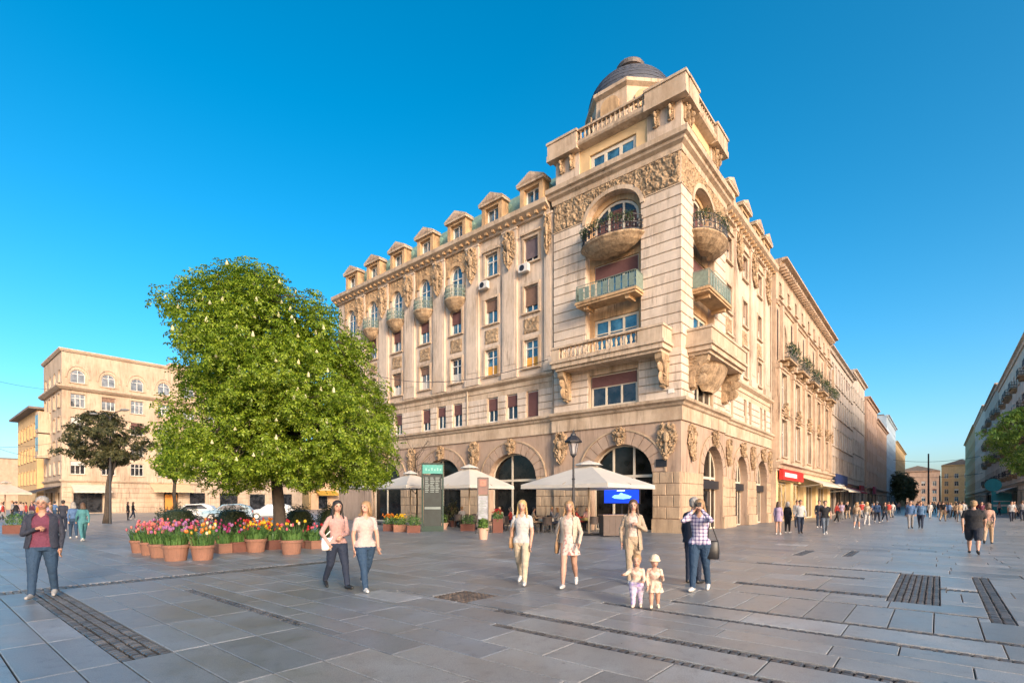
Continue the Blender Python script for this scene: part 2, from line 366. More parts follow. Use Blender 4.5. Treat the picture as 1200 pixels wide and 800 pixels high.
def glass(name, c, ior=2.0, rough=.04):
    m, t, n, b = nodes_of(name); L = t.links.new
    g = n.new('ShaderNodeNewGeometry'); nz = n.new('ShaderNodeTexNoise'); nz.inputs['Scale'].default_value = 1.7; nz.inputs['Detail'].default_value = 3; L(g.outputs['Position'], nz.inputs['Vector'])
    r = n.new('ShaderNodeMapRange'); r.inputs['From Min'].default_value = .35; r.inputs['From Max'].default_value = .65; r.inputs['To Min'].default_value = .4; r.inputs['To Max'].default_value = 1.8; L(nz.outputs['Fac'], r.inputs['Value'])
    mx = n.new('ShaderNodeMix'); mx.data_type = 'RGBA'; mx.blend_type = 'MULTIPLY'; mx.inputs['Factor'].default_value = 1; mx.inputs['A'].default_value = (*c, 1); L(r.outputs[0], mx.inputs['B']); L(mx.outputs['Result'], b.inputs['Base Color'])
    b.inputs['Roughness'].default_value = rough; b.inputs['IOR'].default_value = ior
    bp = n.new('ShaderNodeBump'); bp.inputs['Strength'].default_value = .04; n2 = n.new('ShaderNodeTexNoise'); n2.inputs['Scale'].default_value = 2.2; L(g.outputs['Position'], n2.inputs['Vector']); L(n2.outputs['Fac'], bp.inputs['Height']); L(bp.outputs[0], b.inputs['Normal'])
    return m
GL_B = glass('sky_tint_glass', (.035,.095,.14), 2.3)  # reflected sky put into the pane colour as blue
GL_D = glass('dark_glass', (.022,.022,.024), 1.7)
GL_G = glass('grey_glass', (.10,.105,.11), 1.9)
GL_S = glass('shop_glass', (.012,.011,.010), 1.38, .08)
GLS = [GL_B, GL_D, GL_G]

class Fac:      # a facade of a building: u along it, o outward, z up; 'L' lies in the root's x=0 plane, 'R' in its y=0 plane
    def __init__(s, kind, root, off=0.): s.k = kind; s.root = root; s.off = off
    def p(s, u, o, z):
        o += s.off
        return (-o, u, z) if s.k == 'L' else (u, -o, z)
    @property
    def rz(s): return math.pi/2 if s.k == 'L' else math.pi
    def box(s, mb, u0, u1, o0, o1, z0, z1, mi=0):
        a = s.p(u0, o0, z0); b = s.p(u1, o1, z1)
        return mb.box(min(a[0],b[0]), max(a[0],b[0]), min(a[1],b[1]), max(a[1],b[1]), z0, z1, mi)
    def put(s, name, me, u, z, o=0., parent=None, scale=None):
        return link(name, me, parent or s.root, s.p(u, o, z), s.rz, scale)
    def cornice(s, name, prof, u0, u1, m, parent=None):
        mb = MB(); f = (lambda o: [s.p(u0,o,0)[:2], s.p(u1,o,0)[:2]])
        mb.sweep(prof, f); return mb.build(name, m, parent or s.root)
def arc(uc, w, zs, z1, n=14):
    return [(uc-w/2*math.cos(math.pi*i/n), zs+(z1-zs)*math.sin(math.pi*i/n)) for i in range(n+1)]
def wall(mb, fac, u0, u1, z0, z1, ops, depth=.3, o=0., mi=0, rmi=None):
    """ops: (uc, w, zb, zt[, zspring]) - rectangular, or arched with its springing height"""
    rmi = mi if rmi is None else rmi
    us = {u0, u1}; zs = {z0, z1}; rc = []
    for op in ops:
        a, b = op[0]-op[1]/2, op[0]+op[1]/2
        us |= {a, b}; zs |= {op[2], op[3]}; rc.append((a, b, op[2], op[3]))
    us = sorted(x for x in us if u0-1e-6 <= x <= u1+1e-6); zs = sorted(x for x in zs if z0-1e-6 <= x <= z1+1e-6)
    q = lambda pts, k=mi: mb.add([fac.p(u, oo, z) for u, oo, z in pts], [tuple(range(len(pts)))], k)
    for a, b in zip(us, us[1:]):
        run = None
        for c, d in zip(zs, zs[1:]):
            um, zm = (a+b)/2, (c+d)/2
            if any(r[0] < um < r[1] and r[2] < zm < r[3] for r in rc):
                if run: q([(a,o,run[0]),(b,o,run[0]),(b,o,run[1]),(a,o,run[1])]); run = None
            else: run = (run[0], d) if run else (c, d)
        if run: q([(a,o,run[0]),(b,o,run[0]),(b,o,run[1]),(a,o,run[1])])
    for op in ops:
        a, b = op[0]-op[1]/2, op[0]+op[1]/2; i = o-depth
        if len(op) > 4 and op[4] is not None:
            pts = arc(op[0], op[1], op[4], op[3])
            for (p, pz), (r, rz) in zip(pts, pts[1:]):
                q([(p,o,pz),(r,o,rz),(r,o,op[3]),(p,o,op[3])]); q([(p,o,pz),(r,o,rz),(r,i,rz),(p,i,pz)], rmi)
            zt = op[4]
        else:
            zt = op[3]; q([(a,o,zt),(b,o,zt),(b,i,zt),(a,i,zt)], rmi)
        q([(a,o,op[2]),(a,i,op[2]),(a,i,zt),(a,o,zt)], rmi); q([(b,o,op[2]),(b,i,op[2]),(b,i,zt),(b,o,zt)], rmi); q([(a,o,op[2]),(b,o,op[2]),(b,i,op[2]),(a,i,op[2])], rmi)
    return mb
# window pieces live in a frame of their own: x along the wall (centred), y outward, z from the window's foot
def frame_mesh(w, h, lights, transom, zs, m, fw=.07):
    def f():
        mb = MB()
        if zs is None:
            mb.box(-w/2,-w/2+fw,-.04,.04,0,h); mb.box(w/2-fw,w/2,-.04,.04,0,h); mb.box(-w/2+fw,w/2-fw,-.04,.04,h-fw,h); mb.box(-w/2+fw,w/2-fw,-.04,.05,0,fw)
        else:
            mb.box(-w/2,-w/2+fw,-.04,.04,0,zs); mb.box(w/2-fw,w/2,-.04,.04,0,zs); mb.box(-w/2+fw,w/2-fw,-.04,.05,0,fw)
            A = arc(0, w, zs, h, 12); B = arc(0, w-2*fw, zs, h-fw, 12)
            for k in range(12):
                mb.prism([A[k], A[k+1], B[k+1], B[k]], -.04, .04)
        for k in range(1, lights):
            x = -w/2+w*k/lights; e = h-fw if zs is None else zs+(h-zs)*math.sqrt(max(0,1-(2*x/w)**2))-fw
            mb.box(x-fw*.45, x+fw*.45, -.035, .045, fw, e)
        if transom: mb.box(-w/2+fw, w/2-fw, -.033, .052, h*transom-.03, h*transom+.03)
        return mb.mesh('window', m)
    return cached(('fr',w,h,lights,transom,zs,m.name,fw), f)
def pane_mesh(x0, x1, h, zs, w, m):
    def f():
        mb = MB()
        if zs is None: mb.box(x0,x1,-.012,.0,.03,h-.03)
        else:
            n = 8; top = []
            for i in range(n+1):
                x = x0+(x1-x0)*i/n; top.append((x, max(.1, zs+(h-zs)*math.sqrt(max(0,1-(2*x/w)**2))-.02)))
            mb.prism([(x0,.03)]+top+[(x1,.03)], -.012, 0)
        return mb.mesh('pane', m)
    return cached(('pn',round(x0,3),round(x1,3),h,zs,w,m.name), f)
def blind_mesh(w, h, m):
    def f():
        mb = MB(); n = max(3, int(h/.07))
        for i in range(n): mb.add([(-w/2,.012,i*h/n),(w/2,.012,i*h/n),(w/2,.03,(i+.5)*h/n),(-w/2,.03,(i+.5)*h/n),(w/2,.012,(i+1)*h/n),(-w/2,.012,(i+1)*h/n)], [(0,1,2,3),(3,2,4,5)])
        mb.box(-w/2-.01,w/2+.01,.0,.045,-.04,0)
        return mb.mesh('blind', m)
    return cached(('bl',round(w,3),round(h,3),m.name), f)
def surround_mesh(w, h, m, kind):
    def f():
        mb = MB(); k = .16
        mb.box(-w/2-k,-w/2,0,.07,-.02,h); mb.box(w/2,w/2+k,0,.07,-.02,h); mb.box(-w/2-k,w/2+k,0,.08,h,h+k)
        if kind == 2: mb.box(-w/2-k-.08,w/2+k+.08,0,.2,h+k+.06,h+k+.18); mb.box(-w/2-k,w/2+k,0,.1,h+k,h+k+.06)
        if kind == 3:
            mb.prism([(-w/2-k-.08,h+k),(w/2+k+.08,h+k),(w/2+k+.08,h+k+.1),(0,h+k+.36),(-w/2-k-.08,h+k+.1)], 0, .2)
        return mb.mesh('surround', m)
    return cached(('sr',w,h,m.name,kind), f)
def sill_mesh(w, m):
    return cached(('si',w,m.name), lambda: MB().box(-w/2-.2,w/2+.2,0,.16,-.12,-.02).mesh('sill', m))
def window(fac, uc, z0, z1, w, lights=2, transom=.68, zs=None, gl=None, fm=None, blind=0., bm=None, o=-.2, surround=0, sm=None, sill=True, curtain=None, fw=.07):
    h = round(z1-z0, 3); w = round(w, 3); zsl = None if zs is None else round(zs-z0, 3)
    win = fac.put('window', frame_mesh(w, h, lights, transom, zsl, fm or WHITEF, fw), uc, z0, o)
    gl = gl or random.choice(GLS)
    for k in range(lights):
        a = -w/2+w*k/lights+.03; b = -w/2+w*(k+1)/lights-.03
        link('pane', pane_mesh(a, b, h, zsl, w, gl), win)
    if blind > 0:
        bh = round((h-.1)*blind, 3); link('blind', blind_mesh(w-.1, bh, bm or BLIND), win, (0, .05, h-.06-bh))
    if curtain: link('curtain', cached(('cu',w,h,curtain.name), lambda: MB().box(-w/2+.08,w/2-.08,.004,.012,.08,h*.38).mesh('curtain', curtain)), win)
    if surround: link('surround', surround_mesh(w, h, sm or CREAM, surround), win, (0, -o, 0))
    if sill: link('sill', sill_mesh(w, sm or CREAM), win, (0, -o, 0))
    return win
def baluster_mesh(h, m, r=.075):
    return cached(('ba',h,m.name), lambda: MB().lathe([(r*.8,0),(r*.8,h*.08),(r*.5,h*.14),(r,h*.38),(r*.55,h*.72),(r*.42,h*.84),(r*.8,h*.9),(r*.8,h)], 8).mesh('baluster', m, True))
def relief_mesh(u0, u1, z0, z1, cell, amp, seed, skip=None, m=None, edge=.06):
    nu, nz = max(2, int((u1-u0)/cell)), max(2, int((z1-z0)/cell)); mb = MB(); vs = []
    for j in range(nz+1):
        for i in range(nu+1):
            u = u0+(u1-u0)*i/nu; z = z0+(z1-z0)*j/nz
            q = Vector((u*2.7+seed, z*2.7, seed*.37)); w = noise.noise_vector(q*.8)*1.3
            d = noise.voronoi(q*1.15+w*.6)[0]; a = max(0, 1-d[0]*1.5); b = abs(noise.noise(q*2.2+w*2)); e2 = abs(noise.noise(q*4.7+w*3))
            y = amp*(.55+.6*a-1.1*max(0,.35-b)-1.3*max(0,.22-e2)+.2*noise.noise(q*8))
            e = min(u-u0, u1-u, z-z0, z1-z); 
            if e < edge: y *= e/edge
            vs.append((u, max(0, y)+.004, z))
    fs = []
    for j in range(nz):
        for i in range(nu):
            if skip and skip(u0+(u1-u0)*(i+.5)/nu, z0+(z1-z0)*(j+.5)/nz): continue
            k = j*(nu+1)+i; fs.append((k, k+1, k+nu+2, k+nu+1))
    mb.add(vs, fs); return mb.mesh('carved_relief', m or CARVE, True)
def carve_mesh(w, h, dep, seed, shape='drop', n=52):
    """a carved cartouche: leaves, scrolls and a boss"""
    def f():
        rd = random.Random(seed); mb = MB()
        for i in range(n):
            k = i/n; z = h*(1-k)
            half = w/2*(math.sin(math.pi*min(1, (k*.9+.12)))**.8 if shape == 'drop' else (1-.75*k if shape == 'bracket' else .8+.2*math.sin(k*9)))
            for sgn in (-1, 1):
                x = sgn*half*rd.uniform(.25,.95); dp = dep*(1-abs(x)/(w/2+.01)*.6)*(1-.65*k if shape == 'bracket' else 1)
                rot = Matrix.Rotation(rd.uniform(-1,1)*sgn, 3, 'Y')
                mb.sph((x, dp*rd.uniform(.25,.7), z), (w*rd.uniform(.03,.08), dp*rd.uniform(.2,.5), h*rd.uniform(.025,.08)), 5, 4, 0, rot)
        for sgn in (-1, 1):
            pts = [(sgn*(w*.28+.12*w*(1-q/14)*math.cos(q*.8)), dep*.55, h*.72+.1*h*(1-q/14)*math.sin(q*.8)) for q in range(13)]
            mb.tube(pts, [w*.05*(1-.05*q) for q in range(13)], 6)
        mb.sph((0, dep*.55, h*.62), (w*.17, dep*.5, h*.16), 10, 7); mb.sph((0, dep*.5, h*.3), (w*.1, dep*.4, h*.2), 8, 6)
        mb.box(-w*.36, w*.36, -.02, dep*.3, h*.05 if shape != 'drop' else h*.3, h*.96)
        return mb.mesh('carving', CARVE, False)
    return cached(('cv',w,h,dep,seed,shape), f)
def leaf_cloud(pos, nrm, length, width, rng, jitter=.7):
    """one folded diamond leaf per position -> verts, faces (numpy)"""
    n = len(pos); d = nrm+rng.normal(0, jitter, (n,3)); d /= np.linalg.norm(d, axis=1)[:,None]+1e-9
    a = np.cross(d, rng.normal(0,1,(n,3))); a /= np.linalg.norm(a, axis=1)[:,None]+1e-9
    b = np.cross(d, a); L_ = (length*rng.uniform(.7,1.25,n))[:,None]; W_ = (width*rng.uniform(.7,1.25,n))[:,None]
    V = np.stack([pos-a*L_*.5, pos+b*W_*.5+d*W_*.12, pos+a*L_*.5, pos-b*W_*.5+d*W_*.12], 1).reshape(-1,3)
    return V, np.arange(n*4).reshape(n,4)
def plant_mesh(kind, rx, ry, rz, n, length, m, seed, z0=0., hang=0.):
    def f():
        rng = np.random.default_rng(seed); d = rng.normal(0,1,(n,3)); d /= np.linalg.norm(d,axis=1)[:,None]
        r = rng.uniform(.35,1.,(n,1))**.5*(1+.22*np.sin(d[:,:1]*7+seed)*np.cos(d[:,1:2]*6))
        pos = d*r*np.array([rx,ry,rz]); pos[:,2] = np.where(pos[:,2] < 0, pos[:,2]*(1+hang), pos[:,2])+z0
        V, F = leaf_cloud(pos, d+np.array([0,0,.4]), length, length*.5, rng); return npmesh(kind, V, F, m)
    return cached(('pl',kind,rx,ry,rz,n,length,m.name,seed,z0,hang), f)
# ------------------------------------------------------------ the corner palace
PAL = thing('corner_palace', 'ornate cream corner palace with slate dome, balconies, dormers and arched ground floor', 'building', (CX,CY,0), GANG)
TL, TR = 8.17, 7.2            # tower width along the left and right facades
LLEN, RLEN = 33.0, 19.4       # whole facades
FL = Fac('L', PAL); FR = Fac('R', PAL); WL = Fac('L', PAL, -.18); WR = Fac('R', PAL, -.18)
zG0, zG1, zF, zM, zC = 6.0, 7.13, 7.13, 9.9, 20.2
# arches of the ground floor: (centre, width, springing, apex)
ARL = [(3.53,3.85,3.3,4.95),(11.75,4.1,3.3,4.95),(18.75,4.1,3.3,4.95),(25.75,4.1,3.3,4.95)]
ARR = [(5.0,3.5,3.3,5.0),(11.35,2.9,3.2,4.85),(16.7,3.1,3.2,4.85)]
# dark core behind all openings, floors it closes off
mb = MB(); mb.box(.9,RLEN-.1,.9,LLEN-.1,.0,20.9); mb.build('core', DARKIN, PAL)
mb = MB()
wall(mb, FL, 0, TL, 0, zG0, [(c,w,0,z1,zs) for c,w,zs,z1 in ARL[:1]], .55); wall(mb, WL, TL, LLEN, 0, zG0, [(c,w,0,z1,zs) for c,w,zs,z1 in ARL[1:]], .45)
wall(mb, FR, 0, TR, 0, zG0, [(c,w,0,z1,zs) for c,w,zs,z1 in ARR[:1]], .55); wall(mb, WR, TR, RLEN, 0, zG0, [(c,w,0,z1,zs) for c,w,zs,z1 in ARR[1:]], .45)
mb.build('ground_floor_wall', BROWN, PAL)
# voussoirs, keystones, stone blocks
def voussoirs(fac, c, w, zs, z1, th=.72, n=13):
    for i in range(n):
        a0, a1 = math.pi*(i+.04)/n, math.pi*(i+.96)/n; mb = MB(); pts = []
        for a in (a0, (a0+a1)/2, a1): pts.append((-(w/2+.0)*math.cos(a), zs+(z1-zs)*math.sin(a)))
        for a in (a1, (a0+a1)/2, a0): pts.append((-(w/2+th)*math.cos(a), zs+(z1-zs+th)*math.sin(a)))
        key = i == n//2
        mb.prism([(x, z) for x, z in pts], .0, .13 if key else .055)
        fac.put('voussoir', mb.mesh('voussoir', BROWN if not key else BLOCK), c, 0)
    A = arc(0,w+2*th+.04,zs,z1+th+.02,18); B = arc(0,w+2*th+.22,zs,z1+th+.11,18); mb = MB()
    for k in range(18): mb.prism([A[k],A[k+1],B[k+1],B[k]], 0, .09)
    fac.put('arch_moulding', mb.mesh('arch_moulding', BLOCK), c, 0)
    fac.put('carving', carve_mesh(.9,1.0,.3,5), c, z1-.1, .1)
for k, (c,w,zs,z1) in enumerate(ARL): voussoirs(FL if k == 0 else WL, c, w, zs, z1)
for k, (c,w,zs,z1) in enumerate(ARR): voussoirs(FR if k == 0 else WR, c, w, zs, z1, .55, 11)
def blocks(fac, u0, u1, z0, z1, ncol, nrow, m=None, prou=.05, cov=None):
    rd = random.Random(int(u0*10))
    for j in range(nrow):
        h = (z1-z0)/nrow; off = .5 if j % 2 else 0
        xs = [u0]+[u0+(u1-u0)*(i+off)/ncol for i in range(0 if off else 1, ncol)]+[u1]
        for a, b in zip(xs, xs[1:]):
            if b-a < .1: continue
            w = b-a; me = MB().cbox(-w/2+.012,w/2-.012,0,prou*rd.uniform(.7,1.35),.012,h-.012,.025).mesh('stone_block', m or BLOCK)
            fac.put('stone_block', me, (a+b)/2, z0+j*h)
blocks(FL,0.02,ARL[0][0]-ARL[0][1]/2-.02,.75,3.28,2,4); blocks(FL,5.5,TL,.75,3.28,3,4)
for c0, c1 in zip([TL]+[c+w/2 for c,w,_,_ in ARL[1:3]], [c-w/2 for c,w,_,_ in ARL[1:4]]): blocks(WL,c0+.02,c1-.02,.75,3.28,max(2,round((c1-c0)/.95)),4)
blocks(FR,.06,ARR[0][0]-ARR[0][1]/2-.02,.75,3.28,3,4); blocks(FR,6.77,TR,.75,3.28,1,4)
blocks(WR,TR+.02,9.88,.75,3.18,3,4); blocks(WR,12.82,15.12,.75,3.18,3,4); blocks(WR,18.27,RLEN,.75,3.18,1,4)
for fac, segs in ((FL,((-.12,1.6),(5.46,TL+.02))),(WL,((TL+.03,9.7),(13.8,16.7),(20.8,23.7))),(FR,((0.001,3.25),(6.75,TR))),(WR,((TR+.02,9.9),(12.8,15.15),(18.25,RLEN)))):
    for a, b in segs:
        mb = MB(); fac.box(mb, a, b, 0, .12, 0, .72); mb.build('plinth', BLOCK, PAL)
# shopfronts set into the arches
def shopfront(fac, c, w, zs, z1, muls, dep=.5, panel=None):
    win = fac.put('shop_window', frame_mesh(round(w,3), z1, 1, 0, zs, WOODF, .1), c, 0, -dep)
    link('pane', pane_mesh(-w/2+.05, w/2-.05, z1, zs, w, GL_S), win)
    mb = MB(); mb.box(-w/2+.1,w/2-.1,-.03,.06,zs-.25,zs-.1)
    for x in muls: mb.box(x-.06,x+.06,-.03,.055,.1,zs+(z1-zs)*math.sqrt(1-(2*x/w)**2)-.1)
    mb.build('mullion', WOODF, win)
    return win
for k, (c,w,zs,z1) in enumerate(ARL): shopfront(FL if k == 0 else WL, c, w, zs, z1, (-.65,.65) if k == 0 else (.3,), .45)
for k, (c,w,zs,z1) in enumerate(ARR):
    f = FR if k == 0 else WR; sw = shopfront(f, c, w, zs, z1, (-w/4,w/4), .5)
    d = MB(); d.box(-w/4+.06,w/4-.06,0,.05,.05,2.3); link('door', d.mesh('door', GL_D), sw)
    mb = MB(); mb.box(-w/2+.1,w/2-.1,.02,.3,2.45,2.95); mb.build('sign_box', IRON, sw)
# fascia and ground cornice
tower = lambda o: [FL.p(TL+min(o,.1),o,0)[:2], (-o,-o), FR.p(TR+min(o,.1),o,0)[:2]]
MB().sweep([(0,zG0),(.10,zG0),(.10,6.72),(.2,6.78),(.26,6.9),(.42,6.98),(.46,7.12),(.40,7.15),(0,7.15)], tower).build('ground_cornice', CREAM, PAL)
for f, u0, u1 in ((WL,TL+.1,LLEN),(WR,TR+.1,RLEN)):
    f.cornice('ground_cornice', [(0,zG0),(.10,zG0),(.10,6.72),(.2,6.78),(.24,6.9),(.38,6.98),(.40,7.12),(.34,7.15),(0,7.15)], u0, u1, CREAM)
FL.put('carving', carve_mesh(1.1,1.9,.35,3), 7.6, 4.0, .02); WL.put('carving', carve_mesh(1.1,1.9,.32,3), 15.25, 4.0, .02); WL.put('carving', carve_mesh(1.1,1.9,.32,3), 22.25, 4.0, .02)
FR.put('carving', carve_mesh(1.2,1.9,.3,8), 1.4, 3.95, .02); FL.put('carving', carve_mesh(1.2,1.9,.3,8), .75, 3.95, .02)
WR.put('carving', carve_mesh(1.0,1.7,.3,3), 8.4, 4.0, .02); WR.put('carving', carve_mesh(1.0,1.7,.3,3), 14.0, 4.0, .02); WR.put('carving', carve_mesh(.8,1.7,.3,3), 18.9, 4.0, .02)
# first floor
W1L = [10.0,11.75,13.5,17.0,18.75,20.5,24.0,25.75,27.5]; W1R = [9.0,12.2,13.4,16.4,17.6]
mb = MB()
wall(mb, FL, 0, TL, zF, zM, [(4.03,3.1,7.2,9.15)], .3); wall(mb, WL, TL, LLEN, zF, zM, [(c,.95,7.22,8.95) for c in W1L], .3)
wall(mb, FR, 0, TR, zF, zM, [(3.4,3.1,7.2,9.15)], .3); wall(mb, WR, TR, RLEN, zF, zM, [(c,.8,7.22,8.95) for c in W1R], .3)
mb.build('first_floor_wall', CREAM, PAL)
def courses(fac, spans, z0, n, h, m, pr=.06):
    for a, b in spans:
        for j in range(n):
            w = b-a; me = cached(('co',round(w,3),h,m.name,pr), lambda: MB().cbox(-w/2,w/2,0,pr,.02,h-.02,.022).mesh('stone_course', m))
            fac.put('stone_course', me, (a+b)/2, z0+j*h)
courses(FL, ((-.06,2.4),(5.65,TL-.02)), 7.16, 6, .45, RUST); courses(FR, ((.002,1.8),(5.0,TR)), 7.16, 6, .45, RUST)
ed = [TL+.05]+[x for c in W1L for x in (c-.5,c+.5)]+[LLEN]; courses(WL, list(zip(ed[::2],ed[1::2])), 7.16, 4, .45, RUST)
ed = [TR+.05]+[x for c in W1R for x in (c-.42,c+.42)]+[RLEN]; courses(WR, [q for q in zip(ed[::2],ed[1::2]) if q[1]-q[0] > .15], 7.16, 4, .45, RUST)
window(FL,4.03,7.22,9.12,3.0,3,.62,None,GL_D,WOODF,.33,BLIND,-.2,0,sill=False,fw=.13); window(FR,3.4,7.22,9.12,3.0,3,.62,None,GL_D,WOODF,.33,BLIND,-.2,0,sill=False,fw=.13)
for k, c in enumerate(W1L): window(WL,c,7.24,8.93,.93,2,.62,None,GL_D,WHITEF,(.98,.45,.5,.45,.4,.6,.5,.3,.5)[k],BLIND,-.16,0,sill=False)
for k, c in enumerate(W1R): window(WR,c,7.24,8.93,.78,2,.62,None,None,WHITEF,(.3,.6,.5,0,.4)[k],BLINDB,-.16,0,sill=False)
# wing cornice between first and second floor
for f, u0, u1 in ((WL,TL+.02,LLEN),(WR,TR+.02,RLEN)):
    f.cornice('string_course', [(0,9.35),(.06,9.35),(.06,9.62),(.16,9.68),(.30,9.78),(.32,9.9),(.26,9.94),(0,9.94)], u0, u1, CREAM)
# tower shaft with its recess
RCL, RCR = 4.03, 3.4; RW = 3.5; zA, zS = 19.5, 18.2
mb = MB()
wall(mb, FL, 0, TL, zM, zC, [(RCL,RW,zM,zA,zS)], .38); wall(mb, FR, 0, TR, zM, zC, [(RCR,RW,zM,zA,zS)], .38)
mb.build('tower_wall', PALE, PAL)
mb = MB()
IL, IR = Fac('L',PAL,-.37), Fac('R',PAL,-.37)
for f, c in ((IL,RCL),(IR,RCR)):
    mb = MB(); wall(mb, f, c-RW/2-.05, c+RW/2+.05, zM, 13.2, [(c,2.9,10.6,12.5)], .2); wall(mb, f, c-RW/2-.05, c+RW/2+.05, 13.2, 16.3, [(c,2.9,13.5,15.75)], .2)
    wall(mb, f, c-RW/2-.05, c+RW/2+.05, 16.3, zA+.05, [(c,2.9,16.6,19.2,18.1)], .2); mb.build('recess_wall', WARM, PAL)
for f, c in ((IL,RCL),(IR,RCR)):
    window(f,c,10.62,12.48,2.86,3,.55,None,GL_B,WOODF,0,None,-.12,0,sill=False,fw=.14)
    window(f,c,13.52,15.73,2.86,3,.0,None,GL_B,WOODF,.36,BLIND,-.12,0,sill=False,fw=.14)
    w = window(f,c,16.62,19.16,2.86,3,0,18.08,GL_D,WOODF,0,None,-.12,0,sill=False,fw=.14)
    for k in (-1,0,1): link('blind', blind_mesh(.72,1.75 if k == 0 else 1.35,BLIND), w, (k*.94,.0,.35))
courses(FL, ((-.06,RCL-RW/2-.02),(RCL+RW/2+.02,TL-.02)), 10.55, 14, .563, RUST); courses(FR, ((.002,RCR-RW/2-.02),(RCR+RW/2+.02,TR)), 10.55, 14, .563, RUST)
# arch moulding and carved frieze
for f, c in ((FL,RCL),(FR,RCR)):
    A = arc(0,RW+.02,zS,zA+.02,18); B = arc(0,RW+.5,zS,zA+.26,18); mb = MB()
    for k in range(18): mb.prism([A[k],A[k+1],B[k+1],B[k]], 0, .13)
    f.put('arch_moulding', mb.mesh('arch_moulding', CREAM), c, 0)
for f, c, w in ((FL,RCL,TL),(FR,RCR,TR)):
    sk = lambda u, z: z < zS+(zA+.24-zS)*math.sqrt(max(0,1-(2*u/(RW+.46))**2)) and abs(u) < (RW+.46)/2
    if f is FL: me = relief_mesh(-c+.03, w-c-.03, 18.47, zC, .042, .17, 3, sk)
    else: me = relief_mesh(-(w-c)+.03, c-.03, 18.47, zC, .042, .17, 9, sk)
    f.put('carved_frieze', me, c, 0)
tw2 = lambda o: [FL.p(TL,o,0)[:2], FL.p(RCL+RW/2+.26,o,0)[:2]]
for f, pl in ((FL,((-.09,RCL-RW/2-.26),(RCL+RW/2+.26,TL))),(FR,((.002,RCR-RW/2-.26),(RCR+RW/2+.26,TR)))):
    for a, b in pl: f.cornice('frieze_ledge', [(0,18.41),(.09,18.43),(.09,18.48),(0,18.5)], a, b, CREAM)
# main cornice of the tower
tw = lambda o: [FL.p(TL+min(o,.3),o,0)[:2], (-o,-o), FR.p(TR+min(o,.3),o,0)[:2]]
MB().sweep([(0,zC),(.07,zC),(.10,20.35),(.10,20.5),(.30,20.62),(.34,20.75),(.5,20.82),(.54,21.08),(.44,21.15),(0,21.18)], tw).build('main_cornice', CREAM, PAL)
# attic storey
AL, AR = 7.9, 5.9
FA, FB = Fac('L',PAL,-.08), Fac('R',PAL,-.08)
mb = MB(); wall(mb, FA, .08, AL, 21.1, 23.0, [(4.1,3.0,21.3,22.35)], .25); wall(mb, FB, .08, AR, 21.1, 23.0, [(3.0,2.3,21.3,22.35)], .25)
mb.box(.5,AR,.5,AL,21.1,23.05); mb.build('attic_wall', mat('ochre_render',(.60,.42,.22),.85,.1,1.2,.2,25,(.4,.26,.14),.4,.8), PAL)
window(FA,4.1,21.32,22.32,2.96,3,0,None,GL_B,WOODF,0,None,-.15,0,sill=False,fw=.2); window(FB,3.0,21.32,22.32,2.26,3,0,None,GL_B,WOODF,0,None,-.15,0,sill=False,fw=.2)
for f, a, b in ((FA,-.02,1.9),(FA,6.3,AL+.1),(FB,.081,1.5),(FB,4.6,AR+.1)):
    mb = MB(); f.box(mb, a, b, 0, .1, 21.12, 23.0); mb.build('attic_pier', PALE, PAL)
    w = b-a
    for q in (.28,.72): f.put('carving', carve_mesh(.5,1.05,.34,12,'bracket',18), a+w*q, 21.95, .1)
at = lambda o: [FA.p(AL+o,o,0)[:2], FA.p(-o,o,0)[:2] if False else (-o+.08,-o+.08), FB.p(AR+o,o,0)[:2], (AR+o, AL+o), FA.p(AL+o,o,0)[:2]]
MB().sweep([(0,22.85),(.2,22.9),(.42,22.98),(.48,23.08),(.48,23.2),(.40,23.24),(-.6,23.24),(-.6,22.85)], at, cap=False).build('attic_cornice', CREAM, PAL)
MB().box(.2,AR,.2,AL,23.1,23.2).build('attic_roof', COPPER, PAL)
for f, a, b in ((FA,-.46,1.9),(FA,6.2,AL+.5),(FB,.03,1.5),(FB,4.4,AR+.5)):
    mb = MB(); f.box(mb, a, b, .12 if f is FA else .12, .56, 22.84, 23.2); f.box(mb, a+.04, b-.04, .1, .52, 23.2, 23.86); f.box(mb, a-.02, b+.02, .08, .58, 23.86, 24.0); mb.build('parapet_block', CREAM, PAL)
for f, a, b in ((FA,1.9,6.2),(FB,1.5,4.4)):
    mb = MB(); f.box(mb, a, b, .16, .40, 23.24, 23.32); f.box(mb, a, b, .14, .42, 23.86, 23.97); mb.build('balustrade_rail', CREAM, PAL)
    n = int((b-a)/.27)
    for i in range(n): f.put('baluster', baluster_mesh(.54, CREAM, .1), a+(b-a)*(i+.5)/n, 23.32, .28)
# drum, dome, lantern
DC = (2.95, 4.4)
oct8 = lambda r: [(r/math.cos(math.pi/8), 0)]
mb = MB()
mb.lathe([(2.95,23.2),(2.95,23.5),(2.72,24.2),(2.62,25.7),(2.85,25.85),(2.85,26.05),(2.6,26.1)], 8, (DC[0],DC[1],0), math.pi/8, math.pi/8+2*math.pi)
mb.build('drum', CREAM, PAL)
for k in range(8):
    a = k*math.pi/4; mb = MB(); A = arc(0,1.2,.0,.5,10)
    mb.prism([(-.6,-.5)]+A+[(.6,-.5)], 0, .09)
    o = mb.build('drum_panel', WARM, PAL, (DC[0]+2.58*math.cos(a), DC[1]+2.58*math.sin(a), 24.9), a-math.pi/2)
prof = [(2.62*math.cos(q), 26.05+2.05*math.sin(q)) for q in [i*math.pi/2/11*.93 for i in range(12)]]
MB().lathe(prof, 32, (DC[0],DC[1],0)).build('dome', SLATE, PAL, smooth=True)
